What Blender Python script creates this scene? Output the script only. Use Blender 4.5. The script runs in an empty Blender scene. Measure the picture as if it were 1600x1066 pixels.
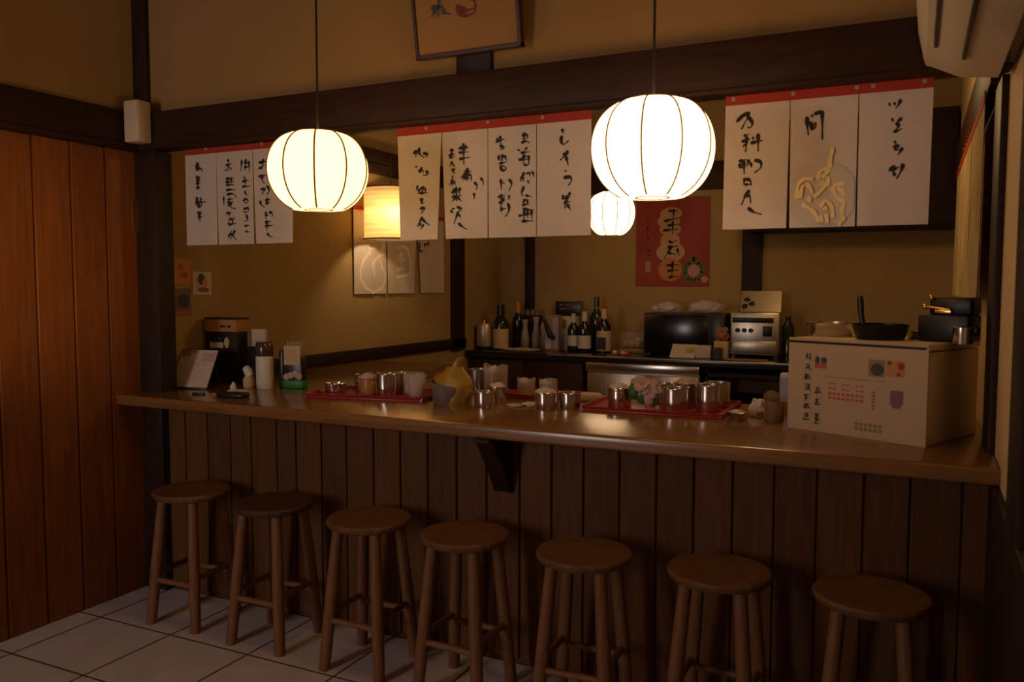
import bpy, bmesh, math, random
from mathutils import Vector, Matrix, noise
random.seed(7)
scn = bpy.context.scene
COL = scn.collection

# ------------------------------------------------------------------ camera, world, light, exposure
cam_d = bpy.data.cameras.new('camera'); cam = bpy.data.objects.new('camera', cam_d); COL.objects.link(cam)
YAW, PITCH, ROLL = 0.452, 0.0664, 0.0019
cy, sy = math.cos(YAW), math.sin(YAW)
fw = Vector((-sy*math.cos(PITCH), cy*math.cos(PITCH), -math.sin(PITCH)))
rt = Vector((cy, sy, 0)); up = rt.cross(fw)
r2 = rt*math.cos(ROLL) + up*math.sin(ROLL); u2 = -rt*math.sin(ROLL) + up*math.cos(ROLL)
M3 = Matrix((r2, u2, -fw)).transposed()
cam.matrix_world = Matrix.Translation((0, 0, 1.56)) @ M3.to_4x4()
cam_d.sensor_width = 36; cam_d.lens = 36*1302/1600; cam_d.clip_start = 0.05
cam_d.dof.use_dof = True; cam_d.dof.focus_distance = 4.2; cam_d.dof.aperture_fstop = 3.4
scn.camera = cam

world = bpy.data.worlds.new('world'); scn.world = world; world.use_nodes = True
world.node_tree.nodes['Background'].inputs[0].default_value = (0.62, 0.72, 1.0, 1)
world.node_tree.nodes['Background'].inputs[1].default_value = 0.10

scn.view_settings.view_transform = 'Standard'
scn.view_settings.look = 'None'
scn.view_settings.exposure = 0.0
scn.view_settings.gamma = 1.0

def lamp(name, kind, loc, energy, color, size=0.1, size_y=None, target=None):
    d = bpy.data.lights.new(name, kind); d.energy = energy; d.color = color
    if kind == 'AREA':
        d.size = size
        if size_y: d.shape = 'RECTANGLE'; d.size_y = size_y
    elif kind in ('POINT', 'SPOT'):
        d.shadow_soft_size = size
    o = bpy.data.objects.new(name, d); COL.objects.link(o); o.location = loc
    if target: o.rotation_euler = (Vector(target)-Vector(loc)).to_track_quat('-Z', 'Y').to_euler()
    return o
# daylight through the front window behind the camera, and the dining room's own warm lamp
lamp('window_daylight', 'AREA', (-3.05, -2.53, 1.5), 46, (1.0, 0.88, 0.84), 0.8, 1.5, (-2.9, 3, 0.4))
lamp('dining_lamp_light', 'POINT', (-2.5, -0.5, 1.85), 12, (1.0, 0.60, 0.32), 0.09)
sl = lamp('side_spot_light', 'SPOT', (-2.4, 1.0, 1.78), 60, (1.0, 0.60, 0.26), 0.10, None, (-3.57, 2.08, 1.74))  # unseen spot, added and narrowed to brighten the upper boarding
sl.data.spot_size = math.radians(52); sl.data.spot_blend = 1.0
lamp('kitchen_lamp_light', 'POINT', (-0.6, 4.7, 2.62), 20, (1.0, 0.62, 0.26), 0.16)

# ------------------------------------------------------------------ materials
MATS = {}
def mat(name, color, rough=0.6, metal=0.0, noise_amt=0.0, noise_scale=8.0, stretch=None, bump=0.0, color2=None,
        transl=0.0, transm=0.0, coat=0.0, island=0.0, emit=None, emit_s=0.0, alpha=1.0, spec=None):
    if name in MATS: return MATS[name]
    m = bpy.data.materials.new(name); m.use_nodes = True
    nt = m.node_tree; N = nt.nodes; L = nt.links
    b = N['Principled BSDF']
    b.inputs['Base Color'].default_value = (*color, 1); b.inputs['Roughness'].default_value = rough
    b.inputs['Metallic'].default_value = metal
    if spec is not None: b.inputs['Specular IOR Level'].default_value = spec
    if coat: b.inputs['Coat Weight'].default_value = coat; b.inputs['Coat Roughness'].default_value = 0.15
    if transm: b.inputs['Transmission Weight'].default_value = transm; b.inputs['IOR'].default_value = 1.3
    if alpha < 1: b.inputs['Alpha'].default_value = alpha
    if emit: b.inputs['Emission Color'].default_value = (*emit, 1); b.inputs['Emission Strength'].default_value = emit_s
    src = None
    if noise_amt or bump:
        tc = N.new('ShaderNodeTexCoord'); mp = N.new('ShaderNodeMapping')
        if stretch: mp.inputs['Scale'].default_value = stretch
        L.new(tc.outputs['Object'], mp.inputs['Vector'])
        nz = N.new('ShaderNodeTexNoise'); nz.inputs['Scale'].default_value = noise_scale; nz.inputs['Detail'].default_value = 6
        L.new(mp.outputs[0], nz.inputs['Vector'])
        c2 = color2 or tuple(c*(1-noise_amt) for c in color)
        mr = N.new('ShaderNodeMapRange'); mr.inputs[1].default_value = 0.3; mr.inputs[2].default_value = 0.7
        L.new(nz.outputs['Fac'], mr.inputs[0])
        mx = N.new('ShaderNodeMixRGB'); mx.inputs[1].default_value = (*color, 1); mx.inputs[2].default_value = (*c2, 1)
        L.new(mr.outputs[0], mx.inputs[0]); src = mx.outputs[0]
        if bump:
            bp = N.new('ShaderNodeBump'); bp.inputs['Strength'].default_value = bump; bp.inputs['Distance'].default_value = 0.004
            L.new(nz.outputs['Fac'], bp.inputs['Height']); L.new(bp.outputs[0], b.inputs['Normal'])
    if island:
        g = N.new('ShaderNodeNewGeometry'); mr2 = N.new('ShaderNodeMapRange')
        mr2.inputs[3].default_value = 1-island; mr2.inputs[4].default_value = 1+island*0.6
        L.new(g.outputs['Random Per Island'], mr2.inputs[0])
        mu = N.new('ShaderNodeMixRGB'); mu.blend_type = 'MULTIPLY'; mu.inputs[0].default_value = 1
        if src: L.new(src, mu.inputs[1])
        else: mu.inputs[1].default_value = (*color, 1)
        L.new(mr2.outputs[0], mu.inputs[2]); src = mu.outputs[0]
    if src: L.new(src, b.inputs['Base Color'])
    if transl:
        tr = N.new('ShaderNodeBsdfTranslucent'); tr.inputs[0].default_value = (*color, 1)
        if src: L.new(src, tr.inputs[0])
        ms = N.new('ShaderNodeMixShader'); ms.inputs[0].default_value = transl
        out = N['Material Output']
        L.new(b.outputs[0], ms.inputs[1]); L.new(tr.outputs[0], ms.inputs[2]); L.new(ms.outputs[0], out.inputs['Surface'])
    MATS[name] = m
    return m

def lamp_paper(name, color, strength):
    m = bpy.data.materials.new(name); m.use_nodes = True
    nt = m.node_tree; N = nt.nodes; L = nt.links
    b = N['Principled BSDF']; b.inputs['Base Color'].default_value = (0.75, 0.7, 0.6, 1); b.inputs['Roughness'].default_value = 0.8
    b.inputs['Emission Color'].default_value = (*color, 1); b.inputs['Emission Strength'].default_value = strength
    return m

PLASTER = mat('ochre_plaster', (0.40, 0.265, 0.10), 0.92, noise_amt=0.10, noise_scale=3, bump=0.15, color2=(0.36, 0.235, 0.085))
PLASTER_UP = mat('upper_plaster', (0.35, 0.20, 0.066), 0.92, noise_amt=0.10, noise_scale=3, bump=0.15)
PLASTER_R = mat('cream_plaster', (0.62, 0.44, 0.22), 0.9, noise_amt=0.06, noise_scale=3, bump=0.1)
CEILM = mat('ceiling_board', (0.30, 0.22, 0.14), 0.8, noise_amt=0.2, noise_scale=4, stretch=(8, 1, 1))
DARKWOOD = mat('dark_stained_timber', (0.048, 0.019, 0.008), 0.55, spec=0.25, noise_amt=0.45, noise_scale=6, stretch=(1, 6, 10), bump=0.1)
POSTWOOD = mat('dark_post_timber', (0.032, 0.015, 0.008), 0.55, spec=0.25, noise_amt=0.4, noise_scale=6, stretch=(10, 10, 1), bump=0.1)
PANELWOOD = mat('plank_panel_wood', (0.142, 0.056, 0.018), 0.6, spec=0.2, noise_amt=0.35, noise_scale=5, stretch=(14, 14, 0.8), bump=0.12, island=0.22)
DOORWOOD = mat('reddish_plank_wood', (0.26, 0.082, 0.018), 0.5, spec=0.3, noise_amt=0.35, noise_scale=5, stretch=(14, 14, 0.7), bump=0.1, island=0.12)
TOPWOOD = mat('varnished_worktop', (0.26, 0.118, 0.034), 0.24, noise_amt=0.35, noise_scale=4, stretch=(1.2, 14, 14), coat=0.5)
STOOLSEAT = mat('stool_seat_wood', (0.185, 0.082, 0.028), 0.42, noise_amt=0.4, noise_scale=6, stretch=(2, 12, 2), bump=0.05)
STOOLLEG = mat('stool_leg_wood', (0.225, 0.098, 0.040), 0.5, spec=0.3, noise_amt=0.3, noise_scale=6, stretch=(12, 12, 1.2))
CLOTH = mat('white_cotton', (0.76, 0.65, 0.56), 0.9, noise_amt=0.05, noise_scale=40, transl=0.22)
CLOTHY = mat('yellow_lit_cotton', (0.72, 0.55, 0.28), 0.9, noise_amt=0.45, noise_scale=6, stretch=(1, 2.5, 0.8), transl=0.15, color2=(0.48, 0.33, 0.13))  # white cloth with the yellow lamplight put into its colour
RED = mat('red_header', (0.42, 0.035, 0.016), 0.8, transl=0.1)
INKM = mat('black_ink', (0.018, 0.013, 0.012), 0.8)
PALEINK = mat('pale_ink', (0.86, 0.76, 0.60), 0.5)
TANINK = mat('tan_print', (0.60, 0.50, 0.39), 0.9)
GOLDINK = mat('gold_ink', (0.90, 0.66, 0.30), 0.35)
BLACKPL = mat('black_plastic', (0.014, 0.012, 0.012), 0.35)
CORD = mat('black_cord', (0.012, 0.009, 0.008), 0.6)
STEEL = mat('stainless_steel', (0.72, 0.68, 0.62), 0.22, metal=1.0, noise_amt=0.12, noise_scale=5, stretch=(1, 1, 12))
STEELB = mat('brushed_steel', (0.60, 0.54, 0.44), 0.34, metal=1.0, noise_amt=0.15, noise_scale=4, stretch=(20, 1, 1))
IRON = mat('blackened_iron', (0.025, 0.022, 0.02), 0.38, metal=0.7)
TRAYRED = mat('red_lacquer', (0.33, 0.022, 0.020), 0.38, coat=0.2)
WHITEPL = mat('white_plastic', (0.72, 0.66, 0.58), 0.45)
CREAMPL = mat('cream_plastic', (0.66, 0.52, 0.33), 0.5, noise_amt=0.05, noise_scale=6)
PAPER = mat('white_paper', (0.62, 0.48, 0.36), 0.85)
CLEARPL = mat('clear_plastic', (0.70, 0.62, 0.56), 0.2, alpha=0.26)
TISSUE = mat('pink_tissue', (0.62, 0.40, 0.34), 0.8, noise_amt=0.35, noise_scale=14)
NAPKIN = mat('napkin_paper', (0.72, 0.58, 0.50), 0.85, noise_amt=0.2, noise_scale=20)
GREEN = mat('leaf_green', (0.035, 0.14, 0.03), 0.5, noise_amt=0.4, noise_scale=20)
GREENPK = mat('green_print', (0.03, 0.22, 0.03), 0.5)
YELLOW = mat('yellow_wrap', (0.42, 0.25, 0.035), 0.4, noise_amt=0.4, noise_scale=14)
GREYWRAP = mat('grey_wrap', (0.20, 0.15, 0.12), 0.5, noise_amt=0.4, noise_scale=18)
ORANGE = mat('orange_print', (0.55, 0.22, 0.035), 0.6)
TOMATO = mat('orange_red_skin', (0.42, 0.09, 0.03), 0.4)
GLASSDK = mat('dark_bottle_glass', (0.012, 0.016, 0.010), 0.08, coat=0.3)
GLASSGR = mat('green_bottle_glass', (0.012, 0.045, 0.022), 0.08, coat=0.3)
LABEL = mat('cream_label', (0.60, 0.44, 0.24), 0.8)
LABELW = mat('white_label', (0.60, 0.53, 0.46), 0.8)
CARDBD = mat('brown_card', (0.30, 0.19, 0.10), 0.85)
LILAC = mat('lilac_print', (0.36, 0.30, 0.42), 0.8)
WICKER = mat('woven_brown', (0.26, 0.13, 0.045), 0.7, noise_amt=0.5, noise_scale=40)
POSTER = mat('red_poster', (0.34, 0.042, 0.028), 0.7, noise_amt=0.3, noise_scale=3)
AMBER = mat('amber_board', (0.34, 0.165, 0.040), 0.7, noise_amt=0.2, noise_scale=4)
FRAMEW = mat('dark_frame', (0.045, 0.018, 0.012), 0.5)
REDPRINT = mat('red_print', (0.45, 0.10, 0.07), 0.8)
GREYPRINT = mat('grey_print', (0.06, 0.06, 0.065), 0.8)
PURPRINT = mat('purple_print', (0.20, 0.11, 0.11), 0.8)
OLIVE = mat('olive_print', (0.25, 0.19, 0.06), 0.8)
FAINT = mat('faint_print', (0.48, 0.36, 0.30), 0.85)
GOLD = mat('brass', (0.85, 0.55, 0.18), 0.25, metal=1.0)
BLACKTOP = mat('black_worktop', (0.018, 0.013, 0.010), 0.25, coat=0.3)
ACWHITE = mat('warm_white_casing', (0.62, 0.52, 0.37), 0.5)
CASEPAPER = mat('case_menu_paper', (0.50, 0.36, 0.225), 0.85)
FOAM = mat('cream_foam_box', (0.80, 0.62, 0.34), 0.8, noise_amt=0.08, noise_scale=8)
RIB = mat('lantern_wire', (0.10, 0.055, 0.03), 0.6)
BAMBOO = mat('wood_veneer_shade', (0.74, 0.50, 0.22), 0.7, noise_amt=0.55, noise_scale=3, stretch=(0.3, 0.3, 12), transl=0.75)
WINGLASS = mat('window_glass', (0.9, 0.95, 1.0), 0.05, alpha=0.12)

def tile_mat():
    m = bpy.data.materials.new('floor_tiles'); m.use_nodes = True
    N = m.node_tree.nodes; L = m.node_tree.links; b = N['Principled BSDF']
    tc = N.new('ShaderNodeTexCoord'); mp = N.new('ShaderNodeMapping')
    mp.inputs['Location'].default_value = (2.955, -2.165, 0)
    L.new(tc.outputs['Object'], mp.inputs['Vector'])
    br = N.new('ShaderNodeTexBrick'); br.offset = 0; br.squash = 1
    br.inputs['Scale'].default_value = 1; br.inputs['Brick Width'].default_value = 0.452; br.inputs['Row Height'].default_value = 0.432
    br.inputs['Mortar Size'].default_value = 0.006; br.inputs['Mortar Smooth'].default_value = 0.3; br.inputs['Bias'].default_value = 0
    br.inputs['Color1'].default_value = (0.74, 0.66, 0.68, 1); br.inputs['Color2'].default_value = (0.69, 0.62, 0.63, 1)
    br.inputs['Mortar'].default_value = (0.10, 0.08, 0.065, 1)
    L.new(mp.outputs[0], br.inputs['Vector'])
    nz = N.new('ShaderNodeTexNoise'); nz.inputs['Scale'].default_value = 5; nz.inputs['Detail'].default_value = 8
    L.new(tc.outputs['Object'], nz.inputs['Vector'])
    mx = N.new('ShaderNodeMixRGB'); mx.blend_type = 'MULTIPLY'; mx.inputs[0].default_value = 0.35
    L.new(br.outputs['Color'], mx.inputs[1]); L.new(nz.outputs['Fac'], mx.inputs[2]); L.new(mx.outputs[0], b.inputs['Base Color'])
    bp = N.new('ShaderNodeBump'); bp.inputs['Strength'].default_value = 0.4; bp.inputs['Distance'].default_value = 0.003; bp.invert = True
    L.new(br.outputs['Fac'], bp.inputs['Height']); L.new(bp.outputs[0], b.inputs['Normal'])
    b.inputs['Roughness'].default_value = 0.45
    return m
TILE = tile_mat()

# ------------------------------------------------------------------ mesh helpers
class MB:
    """collects shapes; build() links them as one mesh object"""
    def __init__(self): self.bm = bmesh.new()
    def _add(self, verts, faces):
        vs = [self.bm.verts.new(v) for v in verts]
        for f in faces:
            try: self.bm.faces.new([vs[i] for i in f])
            except ValueError: pass
        return vs
    def box(self, x0, x1, y0, y1, z0, z1, bev=0.0, rz=0.0, c=None, seg=2):
        V = [(x0,y0,z0),(x1,y0,z0),(x1,y1,z0),(x0,y1,z0),(x0,y0,z1),(x1,y0,z1),(x1,y1,z1),(x0,y1,z1)]
        F = [(0,3,2,1),(4,5,6,7),(0,1,5,4),(1,2,6,5),(2,3,7,6),(3,0,4,7)]
        t = bmesh.new(); vs = [t.verts.new(v) for v in V]
        for f in F: t.faces.new([vs[i] for i in f])
        if bev: bmesh.ops.bevel(t, geom=list(t.edges), offset=bev, segments=seg, affect='EDGES', profile=0.5)
        if rz:
            cc = Vector(c or ((x0+x1)/2, (y0+y1)/2, 0))
            bmesh.ops.rotate(t, verts=t.verts, cent=cc, matrix=Matrix.Rotation(rz, 3, 'Z'))
        self.merge(t); return self
    def merge(self, t):
        t.verts.index_update()
        self._add([v.co.copy() for v in t.verts], [[v.index for v in f.verts] for f in t.faces]); t.free()
    def lathe(self, prof, c=(0,0,0), n=24, sx=1, sy=1, cap=True):
        V, F = [], []
        for (r, z) in prof:
            for k in range(n):
                a = 2*math.pi*k/n; V.append((c[0]+r*math.cos(a)*sx, c[1]+r*math.sin(a)*sy, c[2]+z))
        for i in range(len(prof)-1):
            for k in range(n):
                k2 = (k+1) % n; F.append((i*n+k, i*n+k2, (i+1)*n+k2, (i+1)*n+k))
        if cap:
            if prof[0][0] > 1e-5: F.append(tuple(reversed(range(n))))
            if prof[-1][0] > 1e-5: F.append(tuple((len(prof)-1)*n+k for k in range(n)))
        self._add(V, F); return self
    def tube(self, pts, rad, n=10, cap=True):
        pts = [Vector(p) for p in pts]; V, F = [], []
        rads = rad if isinstance(rad, (list, tuple)) else [rad]*len(pts)
        prev = None
        for i, p in enumerate(pts):
            d = (pts[min(i+1, len(pts)-1)] - pts[max(i-1, 0)]).normalized()
            if prev is None:
                a = Vector((0,0,1)) if abs(d.z) < 0.9 else Vector((1,0,0)); u = d.cross(a).normalized()
            else:
                u = (prev - d*prev.dot(d)).normalized()
            prev = u; w = d.cross(u)
            for k in range(n):
                t = 2*math.pi*k/n; V.append(p + (u*math.cos(t) + w*math.sin(t))*rads[i])
        for i in range(len(pts)-1):
            for k in range(n):
                k2 = (k+1) % n; F.append((i*n+k, i*n+k2, (i+1)*n+k2, (i+1)*n+k))
        if cap: F.append(tuple(reversed(range(n)))); F.append(tuple((len(pts)-1)*n+k for k in range(n)))
        self._add(V, F); return self
    def prism(self, poly, axis, a, b):
        """polygon of 2-D points extruded along axis from a to b"""
        def P(p, t): return {'x': (t, p[0], p[1]), 'y': (p[0], t, p[1]), 'z': (p[0], p[1], t)}[axis]
        n = len(poly); V = [P(p, a) for p in poly] + [P(p, b) for p in poly]
        F = [tuple(range(n)), tuple(reversed(range(n, 2*n)))] + [(i, i+n, (i+1) % n + n, (i+1) % n) for i in range(n)]
        self._add(V, F); return self
    def blob(self, c, r, seed=0, amp=0.25, freq=2.0, sub=3, flat=None):
        t = bmesh.new(); bmesh.ops.create_icosphere(t, subdivisions=sub, radius=1)
        for v in t.verts:
            d = 1 + amp*noise.noise(v.co*freq + Vector((seed*3.1, seed*1.7, seed))) + amp*0.6*abs(noise.noise(v.co*freq*2.7 + Vector((seed, 5, 1))))
            p = Vector((v.co.x*r[0], v.co.y*r[1], v.co.z*r[2]))*d
            if flat is not None and p.z < flat: p.z = flat
            v.co = p + Vector(c)
        self.merge(t); return self
    def ribbon(self, pts3, nrm, width, lift=0.0, taper=True):
        """brush stroke lying on a surface: pts3 on the surface, nrm its normal, tapered ends"""
        P = [Vector(p) for p in pts3]; nrm = Vector(nrm)
        # resample with smooth corners
        Q = []
        for i in range(len(P)-1):
            k = max(2, int((P[i+1]-P[i]).length/0.006))
            for j in range(k): Q.append(P[i].lerp(P[i+1], j/k))
        Q.append(P[-1])
        for _ in range(2):
            Q = [Q[0]] + [(Q[i-1]+Q[i]*2+Q[i+1])/4 for i in range(1, len(Q)-1)] + [Q[-1]]
        n = len(Q); V = []
        for i, q in enumerate(Q):
            d = (Q[min(i+1, n-1)]-Q[max(i-1, 0)])
            if d.length < 1e-6: d = Vector((1, 0, 0))
            s = d.normalized().cross(nrm).normalized(); t = i/(n-1)
            w = width*0.5*(0.95 - 0.55*t + 0.25*math.sin(t*math.pi*2.2)) * (0.55 if i in (0, n-1) else 1)
            if not taper: w = width*0.5*(1+.18*math.sin(i*.9))
            V += [q + s*w + nrm*lift, q - s*w + nrm*lift]
        self._add(V, [(2*i, 2*i+1, 2*i+3, 2*i+2) for i in range(n-1)]); return self
    def quad(self, a, b, c, d): self._add([a, b, c, d], [(0, 1, 2, 3)]); return self
    def disc(self, c, nrm_axis, rx, rz, n=28):
        V = []
        for k in range(n):
            t = 2*math.pi*k/n
            if nrm_axis == 'y': V.append((c[0]+rx*math.cos(t), c[1], c[2]+rz*math.sin(t)))
            elif nrm_axis == 'x': V.append((c[0], c[1]+rx*math.cos(t), c[2]+rz*math.sin(t)))
            else: V.append((c[0]+rx*math.cos(t), c[1]+rz*math.sin(t), c[2]))
        self._add(V, [tuple(range(n))]); return self
    def build(self, name, material, parent=None, smooth=True, recalc=True, angle=38):
        bm = self.bm
        if recalc: bmesh.ops.recalc_face_normals(bm, faces=bm.faces)
        me = bpy.data.meshes.new(name); bm.to_mesh(me); bm.free()
        me.materials.append(material)
        if smooth:
            me.polygons.foreach_set('use_smooth', [True]*len(me.polygons)); me.set_sharp_from_angle(angle=math.radians(angle))
        o = bpy.data.objects.new(name, me); COL.objects.link(o)
        if parent: o.parent = parent
        return o

def thing(name, label, cat, loc=(0,0,0), rz=0.0, group=None):
    o = bpy.data.objects.new(name, None); COL.objects.link(o); o.empty_display_size = 0.05
    o.location = loc; o.rotation_euler = (0, 0, rz); o['label'] = label; o['category'] = cat
    if group: o['group'] = group
    return o
def tag(o, label, cat, loc=None, rz=None, group=None):
    o['label'] = label; o['category'] = cat
    if group: o['group'] = group
    if loc is not None: o.location = loc
    if rz is not None: o.rotation_euler = (0, 0, rz)
    return o
def struct(name, mb, m, label=None):
    o = mb.build(name, m); o['kind'] = 'structure'
    if label: o['label'] = label
    return o
def dup(root, loc, rz, label, group=None):
    r = root.copy(); COL.objects.link(r); r.location = loc; r.rotation_euler = (0, 0, rz); r['label'] = label
    if group: r['group'] = group
    for ch in list(root.children):
        c = ch.copy(); COL.objects.link(c); c.parent = r
        for g in list(ch.children):
            d = g.copy(); COL.objects.link(d); d.parent = c
    return r

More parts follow.
